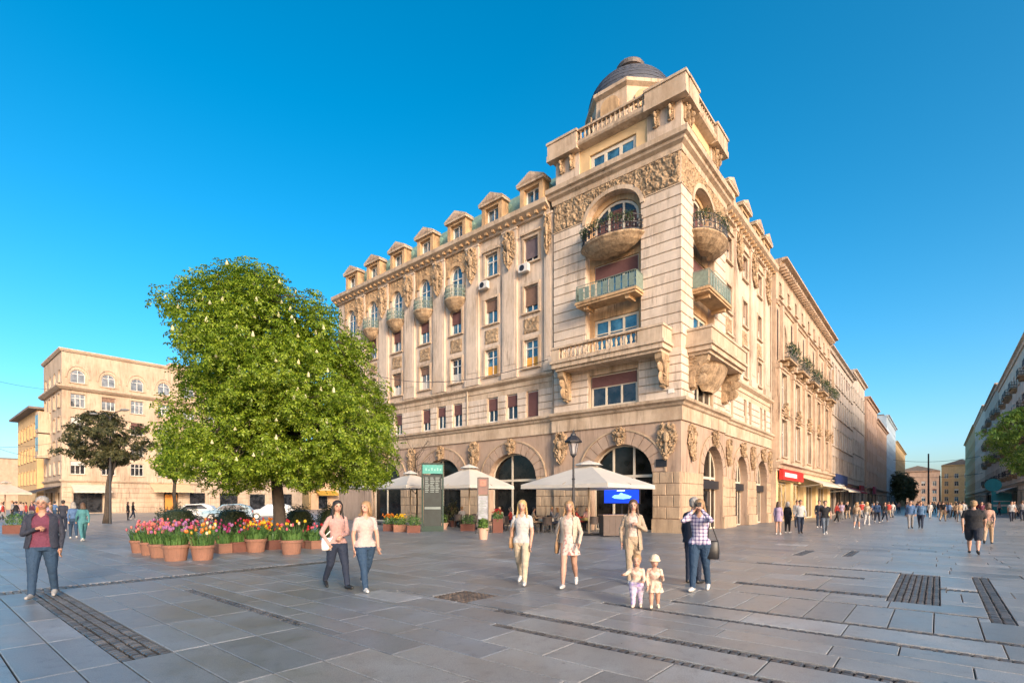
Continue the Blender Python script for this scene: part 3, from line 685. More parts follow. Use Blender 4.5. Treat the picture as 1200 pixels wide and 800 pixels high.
for j in range(1, 10):       # slate courses on the dome
    r, z = prof[j]; MB().lathe([(r+.002,z-.02),(r+.018,z-.02),(r+.012,z+.02),(r-.02,z+.03)], 40, (DC[0],DC[1],0)).build('slate_course', SLATE, PAL)
mb = MB(); mb.lathe([(.82,27.6),(.80,27.9),(.70,27.95),(.70,28.5),(.84,28.55),(.9,28.72),(.82,28.84),(.3,28.9),(.0,28.92)], 20, (DC[0],DC[1],0)); mb.build('lantern', mat('dome_lead',(.10,.09,.09),.55,.2,4,stain=(.35,.2,.12),stain_amt=.5), PAL)
# small round balconies, glazed mid balconies, the great balcony
def railing(parent, path, h, m, n, r=.013, top=.03):
    mb = MB(); L_ = [0]
    for a, b in zip(path, path[1:]): L_.append(L_[-1]+(Vector(b)-Vector(a)).length)
    def at_(d):
        for i in range(len(path)-1):
            if d <= L_[i+1]+1e-6:
                q = (d-L_[i])/max(1e-6,L_[i+1]-L_[i]); return Vector(path[i]).lerp(Vector(path[i+1]), q)
        return Vector(path[-1])
    for i in range(n+1):
        p = at_(L_[-1]*i/n); mb.tube([p, p+Vector((0,0,h))], r, 5)
    for a, b in zip(path, path[1:]):
        for z in (.06, h*.5, h): mb.bar(Vector(a)+Vector((0,0,z)), Vector(b)+Vector((0,0,z)), top, top)
    return mb.build('railing', m, parent)
def round_balcony(f, c, z, rw, rd, m=CARVE, plants=True, rm=IRON, seed=1):
    n = 14; A = [(-rw*math.cos(math.pi*i/n), rd*math.sin(math.pi*i/n)) for i in range(n+1)]
    mb = MB(); k = len(A)
    lev = [(1.0,0.),(1.04,.06),(1.04,.14),(1.0,.18)]; vs = []
    for sc, zz in [(.15,-.72),(.42,-.62),(.70,-.42),(.88,-.2),(.96,-.05)]+lev: vs += [(x*sc, y*sc+.0, zz) for x, y in A]
    nl = 9; fs = [(j*k+i,j*k+i+1,(j+1)*k+i+1,(j+1)*k+i) for j in range(nl-1) for i in range(k-1)]; fs.append(tuple((nl-1)*k+i for i in range(k)))
    mb.add(vs, fs); b = f.put('balcony', mb.mesh('balcony', CARVE, False), c, z)
    railing(b, [(x*.97,y*.97,.18) for x, y in A], .85, rm, 30, .016)
    mb = MB()
    for i in range(0, k-1):
        for zz in (.25,.55):
            x = (A[i][0]+A[i+1][0])/2*.97; y = (A[i][1]+A[i+1][1])/2*.97; mb.sph((x,y,.18+zz),(.09,.05,.11),6,4)
    mb.build('rail_ornament', rm, b)
    if plants:
        rd_ = random.Random(seed)
        for i in range(1, n):
            if rd_.random() < .85: link('balcony_plant', plant_mesh('balcony_plant',.26,.22,.24,150,.09,LEAFP,i % 3,.0,.5), b, (A[i][0]*.95,A[i][1]*.95,1.0+rd_.uniform(-.08,.1)), rd_.uniform(0,6), rd_.uniform(.8,1.25))
    return b
round_balcony(FL, RCL, 16.45, 1.95, 1.15, seed=2); round_balcony(FR, RCR, 16.45, 1.95, 1.2, seed=5)
def slab_balcony(f, c, z, w, d):
    mb = MB(); mb.box(-w/2,w/2,0,d,.12,.26); mb.box(-w/2+.06,w/2-.06,0,d-.06,.0,.12); mb.box(-w/2+.5,-w/2+.75,0,d-.2,-.2,0.); mb.box(w/2-.75,w/2-.5,0,d-.2,-.2,0.)
    b = f.put('balcony', mb.mesh('balcony', WARM), c, z)
    path = [(-w/2+.06,.02,.26),(-w/2+.06,d-.06,.26),(w/2-.06,d-.06,.26),(w/2-.06,.02,.26)]
    railing(b, path, .92, VERDI, 40, .014)
    mb = MB(); mb.box(-w/2+.03,-w/2+.05,.05,d-.08,.3,1.12); mb.box(w/2-.05,w/2-.03,.05,d-.08,.3,1.12)
    for i in range(9): mb.box(-w/2+.15+(w-.3)*i/9,-w/2+.15+(w-.3)*(i+.72)/9,d-.045,d-.035,.36,1.05)
    mb.build('rail_panel', VERDI, b)
    return b
slab_balcony(FL, RCL, 13.05, 3.9, 1.0); slab_balcony(FR, RCR, 13.05, 3.9, 1.0)
def great_balcony(f, u0, u1, d, solid):
    c = (u0+u1)/2; w = u1-u0; mb = MB()
    mb.box(-w/2-.1,w/2+.1,0,d+.1,9.92,10.08); mb.box(-w/2,w/2,0,d,9.66,9.92); mb.box(-w/2+.15,w/2-.15,0,d-.15,9.5,9.66)
    b = f.put('balcony', mb.mesh('balcony', CREAM), c, 0)
    mb = MB()
    if solid:
        mb.box(-w/2,w/2,d-.25,d,10.08,10.78); mb.box(-w/2,-w/2+.25,0,d-.25,10.08,10.78); mb.box(w/2-.25,w/2,0,d-.25,10.08,10.78)
    else:
        for x0, x1 in ((-w/2,-w/2+1.4),(w/2-.55,w/2)): mb.box(x0,x1,d-.28,d,10.08,10.78)
        mb.box(-w/2,-w/2+.25,0,d-.28,10.08,10.78); mb.box(w/2-.25,w/2,0,d-.28,10.08,10.78); mb.box(-w/2+1.4,w/2-.55,d-.26,d-.03,10.08,10.18)
    mb.build('parapet', CREAM, b)
    mb = MB(); mb.box(-w/2-.06,w/2+.06,d-.3,d+.06,10.78,10.9); mb.box(-w/2-.06,-w/2+.3,0,d-.3,10.78,10.9); mb.box(w/2-.3,w/2+.06,0,d-.3,10.78,10.9); mb.build('coping', CREAM, b)
    if not solid:
        n = 17
        for i in range(n): link('baluster', baluster_mesh(.6, CREAM, .1), b, (-w/2+1.4+(w-1.95)*(i+.5)/n, d-.14, 10.18))
    else:
        n = 12; A = [(-w*.36*math.cos(math.pi*i/n), (d-.3)*math.sin(math.pi*i/n)) for i in range(n+1)]; k = n+1; vs = []
        for sc, zz in ((.3,8.0),(.55,8.25),(.75,8.7),(.92,9.2),(1,9.5)): vs += [(x*sc,y*sc,zz) for x, y in A]
        mb = MB(); mb.add(vs, [(j*k+i,j*k+i+1,(j+1)*k+i+1,(j+1)*k+i) for j in range(4) for i in range(k-1)]+[tuple(range(k))]); mb.build('balcony_bowl', CARVE, b, smooth=True)
    for x in (-w/2+.35, w/2-.45):
        mb = MB(); P = [(0,9.5),(d-.25,9.5),(d-.3,9.2),(d*.55,8.95),(.35,8.3),(.22,7.9),(0,7.8)]
        for s_ in (-1,):
            n = len(P); vs = [(x-.2,y,z) for y,z in P]+[(x+.2,y,z) for y,z in P]; mb.add(vs, [tuple(range(n)),tuple(range(2*n-1,n-1,-1))]+[(i,n+i,n+(i+1)%n,(i+1)%n) for i in range(n)])
        mb.build('console', CARVE, b)
        link('carving', carve_mesh(.62,1.7,d*.8,21,'bracket'), b, (x,.05,7.75))
    return b
great_balcony(FL, .5, 7.5, 1.2, False); great_balcony(FR, .7, 6.9, 1.35, True)
# wings: second to fourth floor
BAYL = [10.1,13.6,17.15,20.7,24.2,27.6,30.9]; BAYR = [8.5,12.15,16.0]
mb = MB(); ops = []
for k, c in enumerate(BAYL):
    ops += [(c,1.2,10.5,12.35),(c,1.2,14.1,15.9)]
    ops.append((c,1.2,17.4,19.05) if k < 2 else (c,1.25,16.75,19.15,18.5))
wall(mb, WL, TL, LLEN, zM, 20.1, ops, .32)
opr = []
for c in BAYR: opr += [(c,1.1,10.5,12.35),(c,1.1,14.1,15.9),(c,1.1,17.4,19.05)]
mb.build('wing_wall', PALE, PAL); mb = MB(); wall(mb, WR, TR, RLEN, zM, 20.1, opr, .32); mb.build('wing_wall', PALE, PAL)
bl2 = [0,0,.0,.3,.5,.2,0]; bl3 = [.72,.45,.52,.45,.5,.4,.6]
for k, c in enumerate(BAYL):
    window(WL,c,10.52,12.32,1.16,2,.7,None,GL_B if k < 2 else None,WHITEF,bl2[k],BLINDB,-.2,1,curtain=ORANGE if k < 2 else CURT)
    window(WL,c,14.12,15.88,1.16,2,.7,None,GL_B,WHITEF,bl3[k],BLINDB if k < 2 else BLIND,-.2,1)
    if k < 2: window(WL,c,17.42,19.02,1.16,2,.68,None,GL_D if k == 0 else GL_B,WHITEF,.8 if k == 0 else 0,mat('grey_blind',(.16,.12,.13),.7),-.2,3 if k else 2)
    else:
        window(WL,c,16.78,19.12,1.2,2,.62,18.48,GL_B,WHITEF,0,None,-.2,0,sill=False)
        A = arc(0,1.3,18.5,19.17,14); B = arc(0,1.75,18.5,19.45,14); q = MB()
        for i in range(14): q.prism([A[i],A[i+1],B[i+1],B[i]], 0, .1)
        WL.put('arch_moulding', q.mesh('arch_moulding', WARM), c, 0)
        WL.put('carved_relief', cached('cr', lambda: relief_mesh(-1.1,1.1,17.5,20.04,.06,.10,17,lambda u,z: abs(u) < .92 and z < 18.5+1.0*math.sqrt(max(0,1-(u/.9)**2)), WARM)), c, 0)
        if k < 6: round_balcony(WL, c, 16.45, .95, .8, plants=False, rm=VERDI, seed=k)
    WL.put('carved_panel', cached('cp', lambda: relief_mesh(-.62,.62,12.75,13.75,.06,.11,5)), c, 0)
for k, c in enumerate(BAYR):
    window(WR,c,10.52,12.32,1.06,2,.7,None,None,WHITEF,.3,BLINDB,-.2,2); window(WR,c,14.12,15.88,1.06,2,.7,None,None,WHITEF,.5,BLINDB,-.2,1); window(WR,c,17.42,19.02,1.06,2,.7,None,None,WHITEF,.4,BLINDB,-.2,2)
    WR.put('carved_panel', cached('cp', lambda: None), c, 0)
def pilaster(f, c, w, z0=10.0, z1=19.9):
    mb = MB(); mb.box(-w/2-.06,w/2+.06,0,.22,z0,z0+.5); mb.box(-w/2,w/2,0,.16,z0+.5,z1); mb.box(-w/2-.05,w/2+.05,0,.21,z1,z1+.14); mb.box(-w/2+.14,w/2-.14,.16,.185,z0+.9,17.4)
    f.put('pilaster', mb.mesh('pilaster', PALE), c, 0)
    f.put('carving', carve_mesh(round(w*.95,2),2.5,.30,30+int(c) % 2), c, 17.35, .16)
PL = [(BAYL[i]+BAYL[i+1])/2 for i in range(6)]; PR = [10.3,14.0,17.9]
pilaster(WL, 8.62, .62)
for c in PL: pilaster(WL, c, 1.25)
for c in PR: pilaster(WR, c, 1.4)
for q, c in enumerate((9.0,)): pass
# wing main cornice, roof and dormers
for f, u0, u1 in ((WL,TL+.32,LLEN+.3),(WR,TR+.32,RLEN+.1)):
    f.cornice('main_cornice', [(0,20.05),(.18,20.08),(.22,20.25),(.5,20.42),(.62,20.5),(.66,20.78),(.56,20.84),(-.5,20.86),(-.5,20.05)], u0, u1, CREAM)
    n = int((u1-u0)/.62)
    for i in range(n): f.put('modillion', cached('mod', lambda: MB().box(-.1,.1,.1,.46,20.2,20.38).mesh('modillion', WARM)), u0+(u1-u0)*(i+.5)/n, 0)
def mansard(f, u0, u1):
    mb = MB(); P = [(-.25,20.8),(-1.5,23.3),(-1.7,23.4),(-6.,23.9),(-6.,20.8)]
    mb.sweep(P, lambda o: [f.p(u0,o,0)[:2], f.p(u1,o,0)[:2]]); return mb.build('mansard_roof', COPPER, PAL)
mansard(WL, AL, LLEN); mansard(WR, AR+.1, RLEN)
def dormer(f, u):
    mb = MB(); z = 20.9
    mb.box(-.95,-.62,-.75,-.05,z,z+1.65); mb.box(.62,.95,-.75,-.05,z,z+1.65); mb.box(-.62,.62,-.75,-.05,z,z+.25); mb.box(-.62,.62,-.75,-.05,z+1.45,z+1.65)
    d = f.put('dormer', mb.mesh('dormer', WARM), u, 0)
    mb = MB(); mb.box(-1.12,1.12,-.75,.12,z+1.65,z+1.8); mb.prism([(-1.15,z+1.8),(1.15,z+1.8),(1.15,z+1.86),(0,z+2.4),(-1.15,z+1.86)],-.7,.14); mb.build('pediment', CREAM, d)
    mb = MB(); mb.prism([(-.7,z+1.86),(.7,z+1.86),(0,z+2.2)],.13,.16); mb.build('tympanum', BROWN, d)
    mb = MB(); mb.prism([(-.95,z),(.95,z),(.95,z+1.7),(0,z+2.25),(-.95,z+1.7)],-2.2,-.76); mb.build('dormer_roof', COPPER, d)
    mb = MB(); fw=.07
    for x in (-.62,-.035,.55): mb.box(x,x+fw,-.42,-.34,z+.25,z+1.45)
    mb.box(-.55,.55,-.42,-.345,z+1.38,z+1.449); mb.box(-.55,.55,-.42,-.345,z+.251,z+.32); mb.build('window_frame', WHITEF, d)
    MB().box(-.58,.58,-.46,-.44,z+.26,z+1.44).build('pane', GL_B, d)
for c in BAYL: dormer(WL, c+.05)
for c in (9.3,12.6,15.9,18.6): dormer(WR, c)
# air conditioners, drainpipes, nameplate, screen panel by the arch
def ac_unit(f, u, z):
    mb = MB(); mb.box(-.38,.38,.1,.4,0,.5); o = f.put('air_conditioner', mb.mesh('air_conditioner', mat('ac_white',(.55,.52,.48),.5)), u, z)
    MB().lathe([(.2,0),(.2,.012),(0,.014)],14).build('fan_grille', IRON, o); o.children[-1].rotation_euler = (R_(-90),0,0); o.children[-1].location = (.08,.4,.25)
ac_unit(WL, 10.5, 16.75); ac_unit(WL, 14.1, 16.6)
for f, u in ((WL,TL+.12),(WL,15.9),(WR,TR+.15),(WR,RLEN-.15)):
    mb = MB(); mb.tube([(0,.1,7.2),(0,.1,20.0)],.06,8); f.put('drainpipe', mb.mesh('drainpipe', mat('pipe_paint',(.36,.29,.22),.6)), u, 0)
mb = MB(); mb.box(-.3,.3,0,.05,0,.42); FL.put('nameplate', mb.mesh('nameplate', IRON), 1.05, 3.55, .06)
mb = MB(); mb.box(-.16,.16,0,.04,0,.22); FL.put('number_plate', mb.mesh('number_plate', WHITEF), .5, 7.45, .06)
# back walls so that the palace is closed
MB().box(RLEN-.09,RLEN,.2,LLEN,0,20.8).build('side_wall', BROWN, PAL); MB().box(.3,RLEN-.1,LLEN-.09,LLEN,0,20.8).build('side_wall', PALE, PAL)
# ------------------------------------------------------------ the other buildings
def awning(root, f, u0, u1, z, drop, out, m, name='awning', val=.22):
    mb = MB(); P = [(0,z),(0,z-.03),(out,z-drop-.03),(out,z-drop)]
    mb.sweep(P, lambda o: [f.p(u0,o,0)[:2], f.p(u1,o,0)[:2]])
    n = max(3, int((u1-u0)/.5))
    for i in range(n):
        a = u0+(u1-u0)*i/n; b = u0+(u1-u0)*(i+1)/n; mid = (a+b)/2
        mb.add([f.p(a,out,z-drop),f.p(b,out,z-drop),f.p(b,out+.01,z-drop-val*.75),f.p(mid,out+.02,z-drop-val),f.p(a,out+.01,z-drop-val*.75)], [(0,1,2,3,4)])
    for u in (u0+.05, u1-.05): mb.bar(f.p(u,.02,z-drop*.5-.6), f.p(u,out-.05,z-drop-.02), .035)
    return mb.build(name, m, root)
def rows_facade(root, f, u0, u1, z0, z1, rows, m, dep=.22, fm=None, sm=None, ground=None, gl=None, big=True):
    ops = []
    wins = []
    for r in rows:
        n = max(1, int(round((u1-u0-r.get('m',.6)*2)/r['p']))); pitch = (u1-u0)/n
        for i in range(n):
            c = u0+pitch*(i+.5); w = r['w']; zs = r['z1']-w/2*r.get('rise',1) if r.get('arch') else None
            ops.append((c, w, r['z0'], r['z1'], zs)); wins.append((c, w, r, zs))
    for g in ground or []: ops.append((*g, None))
    mb = MB(); wall(mb, f, u0, u1, z0, z1, ops, dep); mb.build('wall', m, root)
    for c, w, r, zs in wins:
        window(f, c, r['z0']+.02, r['z1']-.02, round(w-.04,3), r.get('l',2), r.get('t',.68), None if zs is None else zs, r.get('gl') or gl, fm or r.get('fm'), random.choice((0,0,.3,.5)) if r.get('bl',True) else 0, random.choice((BLIND,BLINDB,CURT)), -dep*.7, r.get('s',0) if big else 0, sm, sill=big and not r.get('nosill'))
        if r.get('balc') and (r['balc'] == 1 or (int(c*10) % 2 == 0)):
            b = f.put('balcony', cached(('bk',w), lambda: MB().box(-w*.72,w*.72,0,.8,-.2,-.02).box(-w*.55,-w*.4,0,.6,-.6,-.2).box(w*.4,w*.55,0,.6,-.6,-.2).mesh('balcony', CARVE)), c, r['z0'])
            railing(b, [(-w*.7,.02,-.02),(-w*.7,.77,-.02),(w*.7,.77,-.02),(w*.7,.02,-.02)], .85, IRON, 14, .02, .045)
            if r.get('plants'): 
                for q in (-.45,0,.45): link('balcony_plant', plant_mesh('balcony_plant',.5,.4,.5,260,.14,LEAFP,int(q*9)+7,.0,.6), b, (q*w*1.2,.75,.85), c)
    for g in ground or []:
        c, w, a, b = g
        s_ = f.put('shop_window', frame_mesh(round(w-.06,3), round(b-a-.03,3), max(1,int(w/1.6)), 0, None, IRON if random.random() < .6 else WOODF, .09), c, a, -dep*.8)
        link('pane', pane_mesh(-w/2+.05, w/2-.05, round(b-a-.03,3), None, w, GL_D), s_)
def body(root, x0, x1, y0, y1, h, m, roof=None):
    MB().box(x0,x1,y0,y1,0,h).build('core', m, root)
    if roof: MB().box(x0-.1,x1+.1,y0-.1,y1+.1,h,h+.25).build('roof', roof, root)
def cornices(f, u0, u1, zs, m):
    for z, o, t in zs: f.cornice('cornice', [(0,z-t),(o*.3,z-t),(o*.5,z-t*.5),(o,z-t*.3),(o,z-.02),(o*.9,z),(-.3,z+.02),(-.3,z-t)], u0, u1, m)
ROOFG = mat('roof_grey', (.16,.13,.11), .8, .2, 2)
# neighbour with tall arched windows and planted balconies
B2C = mat('pinkish_stone', (.50,.375,.27), .85, .14, 1.2, .3, 20, (.27,.18,.12), .55, .9, grime=.9)
b2 = thing('arched_window_house', 'brownish palace next to the corner palace, tall arched windows and planted balconies', 'building', st(19.43,-.25), GANG)
f = Fac('R', b2); U = 27.2
rows_facade(b2, f, 0, U, 4.2, 21.0, [dict(z0=18.85,z1=20.0,w=.8,p=2.95,l=1,t=0,bl=False,gl=GL_D),dict(z0=13.6,z1=16.9,w=2.2,p=5.1,arch=1,balc=1,plants=1,s=0,gl=GL_D,bl=False,nosill=1),
    dict(z0=9.5,z1=12.6,w=2.0,p=5.1,s=2,gl=GL_D,bl=False),dict(z0=5.5,z1=8.7,w=2.1,p=5.1,l=2,gl=GL_G,fm=WHITEF,bl=False,s=1)], B2C, .4, WHITEF, B2C)
mb = MB(); wall(mb, f, 0, U, 0, 4.2, [(3.,4.6,0,3.4,None),(8.8,4.6,0,3.4,None),(15.,5.2,0,3.3,None),(22.,6.,0,3.3,None)], .5); mb.build('shop_wall', mat('yellow_shop_wall',(.62,.46,.24),.8,.1,1,.1), b2)
for c, w in ((3.,4.6),(8.8,4.6),(15.,5.2),(22.,6.)):
    s_ = f.put('shop_window', frame_mesh(w-.06,3.3,3,0,None,WOODF,.1), c, .02, -.42); link('pane', pane_mesh(-w/2+.05,w/2-.05,3.3,None,w,glass('glow_tint_glass',(.30,.21,.09),1.6) if c < 9 else GL_D), s_)  # first two panes: warm indoor light put into the glass colour
cornices(f, -.02, U, ((4.95,.55,.5),(18.2,.3,.3),(9.2,.2,.25),(13.2,.2,.25)), B2C); cornices(f, -.1, U+.1, ((21.4,.85,.5),), B2C)
for i in range(40): f.put('modillion', cached('mod2', lambda: MB().box(-.14,.14,.05,.6,20.75,21.0).mesh('modillion', B2C)), .3+i*.67, 0)
for i in range(6): 
    f.put('pilaster', cached('pil2', lambda: MB().box(-.3,.3,0,.25,5.2,13.0).box(-.36,.36,0,.32,12.6,13.0).box(-.22,.22,.25,.5,13.2,17.6).mesh('pilaster', B2C)), .35+i*5.24, 0)
    f.put('carving', carve_mesh(1.0,1.3,.4,40), min(U-.6,2.7+i*5.24), 8.75, .05)
body(b2, .01, U-.01, .9, 14, 21.3, B2C, ROOFG); MB().box(.0,.03,.003,.899,0,20.98).build('side_wall', B2C, b2); MB().box(U-.03,U,.003,.899,0,20.98).build('side_wall', B2C, b2)
mb = MB(); f.box(mb, .4, 8.6, .15, .45, 3.5, 4.35); sg = mb.build('shop_sign', mat('red_sign',(.52,.03,.025),.4), b2)
mb = MB(); f.box(mb, 1.0, 5.6, .452, .462, 3.75, 4.1); mb.build('sign_lettering', mat('sign_white',(.75,.73,.7),.5), sg)
CANV = mat('cream_canvas', (.66,.58,.46), .8, .08, 2, trans=.15)
awning(b2, f, 9.4, 20.5, 4.1, .75, 1.9, CANV); awning(b2, f, 21., 26.6, 4.1, .7, 1.7, mat('beige_canvas',(.52,.44,.34),.8,.1,2,trans=.15))
def street_house(label, s0, s1, h, m, rows, side='left', ground=True, sign=None, name='street_house', W=19.0, dep=12, setb=0., canopy=None, group=None):
    if side == 'left': rt = thing(name, label, 'building', st(s0, -setb), GANG)
    else: rt = thing(name, label, 'building', st(s1, -W-setb), GANG+math.pi)
    f = Fac('R', rt); U = s1-s0-.05
    n = max(1, int(U/5.5)); pit = U/n
    gr = [(pit*(i+.5), pit-1.1, .1, 3.3) for i in range(n)] if ground else []
    rows_facade(rt, f, 0, U, 0, h-.2, rows, m, .25, None, m, gr, big=(s0 < 75))
    cornices(f, 0, U, ((4.4,.4,.35),), m); cornices(f, -.05, U+.05, ((h,.6,.5),), m)
    body(rt, .02, U-.02, .7, dep, h-.05, m, ROOFG)
    for q0 in (.0, U-.03): MB().box(q0,q0+.03,.003,.699,0,h-.22).build('side_wall', m, rt)
    if sign:
        for (a, b, z0, z1, mm) in sign:
            q = MB(); f.box(q, a, b, .45, .7, z0, z1); q.build('shop_sign', mm, rt)
    if canopy:
        for (a, b, mm) in canopy: awning(rt, f, a, b, 3.9, .8, 2.0, mm)
    return rt, f
NAVY = mat('navy_sign', (.02,.035,.12), .4); REDA = mat('red_canvas', (.33,.03,.035), .8, .1, 2, trans=.1); WHT = mat('sign_white', (.75,.73,.7), .5); TEAL = mat('teal_sign', (.02,.33,.36), .4); MAG = mat('crimson_sign',(.35,.01,.06),.4)
HG = mat('house_grey', (.47,.385,.31), .85, .15, 1, .3, 20, (.2,.14,.1), .5, .8); HW = mat('house_white', (.62,.52,.42), .85, .12, 1, .2, 20, (.3,.24,.2), .5, .8)
HP = mat('house_pink', (.46,.30,.21), .85, .15, 1, .2, 20, (.28,.17,.11), .5, .8); HY = mat('house_yellow', (.52,.34,.165), .85, .12, 1, .2, 20, (.4,.25,.1), .4, .8); HB = mat('house_blue_white', (.38,.46,.52), .8, .12, 1, .2, 20); HO = mat('house_ochre', (.55,.37,.18), .85, .15, 1, .2, 20, (.33,.2,.1), .5, .8)
def R4(h0=5.4, fl=3.9, n=4, w=1.4, p=3.1, **k): return [dict(z0=h0+i*fl, z1=h0+i*fl+2.3, w=w, p=p, **k) for i in range(n)]
r3, f3 = street_house('grey white house with wide bands of windows beyond the arched-window house', 46.8, 70, 20.9, HG, [dict(z0=5.4,z1=7.6,w=1.5,p=2.4,s=1,gl=GL_G),dict(z0=8.9,z1=11.4,w=1.6,p=2.1,gl=GL_G,l=1,t=0,bl=False),dict(z0=12.9,z1=15.6,w=1.6,p=2.1,gl=GL_G,l=1,t=0,bl=False),dict(z0=17,z1=19.6,w=1.5,p=2.4,gl=GL_G,l=2)], sign=[(2.,11.5,3.9,5.2,NAVY),(3.,8.5,3.75,4.05,WHT)], canopy=[(1.,13.,CANV),(14.,22.,REDA)])
street_house('soot grey house with many small balconies beyond the window-band house', 70.2, 87, 22.6, HG, R4(5.4,4.1,4,1.3,2.7,balc=2), sign=[(4,9,3.6,4.4,REDA)])
street_house('narrow pinkish house beyond the small balconies on the left of the street', 87.2, 108, 21.0, HP, R4(5.2,3.9,4,1.3,2.7), sign=[(6,10,3.2,4.6,MAG)], setb=.3)
street_house('brick red house farther along the left of the street', 108.2, 139, 19.6, HP, R4(5.,3.6,4,1.4,3.4))
street_house('tall pale blue white block over the far left of the street', 139.2, 175, 24.5, HB, R4(5.,3.3,6,1.6,3.6))
street_house('ochre far house at the end of the left row', 175.2, 235, 21.0, HO, R4(5.,3.6,4,1.6,4.2))
street_house('pale grey house with shop awning and turquoise panel on the right of the street', 45, 104, 22.4, HW, R4(5.6,4.1,4,1.5,3.2,balc=2,gl=GL_G), side='right', canopy=[(12,30,mat('white_canvas',(.66,.63,.58),.8,.08,2,trans=.15))])
street_house('dark grey house beyond the turquoise shop on the right', 104.2, 140, 23.8, HG, R4(5.6,4.3,4,1.4,3.2,balc=2), side='right', canopy=[(3,22,mat('brown_canvas',(.25,.16,.10),.8,.08,2))])
street_house('white gabled house in the right row of the street', 140.2, 185, 25.0, HW, R4(5.4,4.4,4,1.5,3.8), side='right')
street_house('sunlit ochre house at the far end of the right row', 185.2, 260, 25.5, HY, R4(5.4,4.4,4,1.6,4.4), side='right')
# end of the street
for s_, t0, wd_, h_, mm, lab in ((300,-44,17,15.5,HO,'low ochre house at the end of the street, right of the poles'),(306,-26.5,15,20.,HY,'golden house in the middle of the street end'),(296,-11,17,17.,HP,'pinkish house at the left of the street end')):
    e = thing('street_end_house', lab, 'building', st(s_,t0), GANG); fe = Fac('L', e)
    rows_facade(e, fe, 0, wd_, 0, h_-.2, [dict(z0=2+i*3.8,z1=4.3+i*3.8,w=1.6,p=3.6) for i in range(int((h_-4)/3.6))], mm, .3, big=False); body(e, .6, 12, .02, wd_-.02, h_-.3, mm, ROOFG); cornices(fe, 0, wd_, ((h_,.7,.6),), mm)
    MB().prism([(0,h_+.02),(wd_,h_+.02),(wd_/2,h_+2.6)],-8,0).build('gable_roof', ROOFG, e, (0,0,0), R_(90))
e2 = thing('street_end_house', 'taller ochre building to the right of the golden street-end house', 'building', st(285,-58), GANG); fe = Fac('L', e2)
rows_facade(e2, fe, 0, 22, 0, 31, [dict(z0=3+i*4.2,z1=5.4+i*4.2,w=1.8,p=4.0) for i in range(6)], HO, .3, big=False); body(e2, .6, 12, .02, 21.9, 31, HO, ROOFG)
# turquoise disc and panel of the right-hand shop
q = thing('shop_totem', 'turquoise shop panel with a round disc on top at the right edge', 'sign', st(78.5,-17.6), GANG)
MB().box(-.12,.12,-1.1,1.1,0,3.2).build('panel', TEAL, q); mb = MB(); mb.lathe([(0,-.1),(.95,-.1),(.95,.1),(0,.1)],24); o = mb.build('disc', TEAL, q, (-.02,0.9,4.2)); o.rotation_euler = (0, R_(90), 0)
MB().box(-.125,-.121,-.9,.9,1.0,1.3).box(-.125,-.121,-.9,.9,1.7,1.85).build('panel_stripe', WHT, q); MB().box(-.05,.05,.85,.95,3.2,3.4).build('disc_post', IRON, q)
# house across the square on the left
LBM = mat('left_house_stone', (.47,.36,.26), .85, .14, .6, .25, 12, (.30,.20,.13), .6, .35, grime=.8)
lb = thing('square_house', 'broad beige five-storey house across the square, arched top windows, left of the big tree', 'building', (-64.4,73.2,0), GANG)
f = Fac('R', lb); fs_ = Fac('L', lb); U, V = 36., 14.
rw = [dict(z0=18.95,z1=20.9,w=1.7,p=3.6,arch=1,s=0,gl=GL_G,bl=False),dict(z0=15.4,z1=17.4,w=1.7,p=3.6,l=3,s=1,gl=GL_G),dict(z0=12.0,z1=14.,w=1.7,p=3.6,l=3,s=1,gl=GL_G),dict(z0=8.7,z1=10.7,w=1.7,p=3.6,l=3,gl=GL_G,s=1),dict(z0=5.7,z1=7.6,w=1.7,p=3.6,l=3,gl=GL_D)]
gr = [(3.,3.4,.1,3.0),(13.6,2.0,.1,3.6),(17.5,2.4,.1,3.2),(22.5,3.,.1,3.2),(27.5,3.,.1,3.2),(32.5,3.,.1,3.2)]
rows_facade(lb, f, 0, U, 0, 23.2, rw, LBM, .3, WHITEF, LBM, gr)
rows_facade(lb, fs_, 0, V, 0, 23.2, [dict(r, p=3.4, w=1.4) for r in rw], LBM, .3, WHITEF, LBM, [(3.,3.,.1,3.2),(8.,3.,.1,3.2),(12.,2.,.1,3.2)])
lw = lambda o: [fs_.p(V,o,0)[:2], (-o,-o), f.p(U,o,0)[:2]]
for z, o, t in ((18.4,.7,.55),(23.7,.35,.45),(4.9,.3,.35)): MB().sweep([(0,z-t),(o*.4,z-t),(o,z-t*.4),(o,z),(-.3,z+.03),(-.3,z-t)], lw).build('cornice', LBM, lb)
for i in range(10):       # round arches over the top windows
    A = arc(0,2.5,19.6,21.4,12); B = arc(0,2.9,19.6,21.65,12); mb = MB()
    for k in range(12): mb.prism([A[k],A[k+1],B[k+1],B[k]], 0, .12)
    f.put('arch_moulding', cached('lba', lambda: mb.mesh('arch_moulding', LBM)), U/10*(i+.5), 0)
for j in range(6):
    for a, b in ((.05,1.2),(4.8,12.5),(14.7,16.2),(18.8,20.9),(24.1,25.9),(29.1,30.9)):
        w = b-a; f.put('stone_course', MB().cbox(-w/2,w/2,0,.08,.03,.7,.03).mesh('stone_course', LBM), (a+b)/2, .1+j*.73)
body(lb, .8, U, .8, V, 23.3, LBM, ROOFG); MB().box(14,17,2,4,23.6,24.8).box(27,28,2,3,23.6,25.2).build('chimney', LBM, lb)
awning(lb, f, 1., 5.4, 4.2, 1.0, 2.2, CANV); awning(lb, f, 10.6, 16.2, 4.6, 1.2, 2.4, mat('tan_canvas',(.60,.44,.26),.8,.08,2,trans=.1))
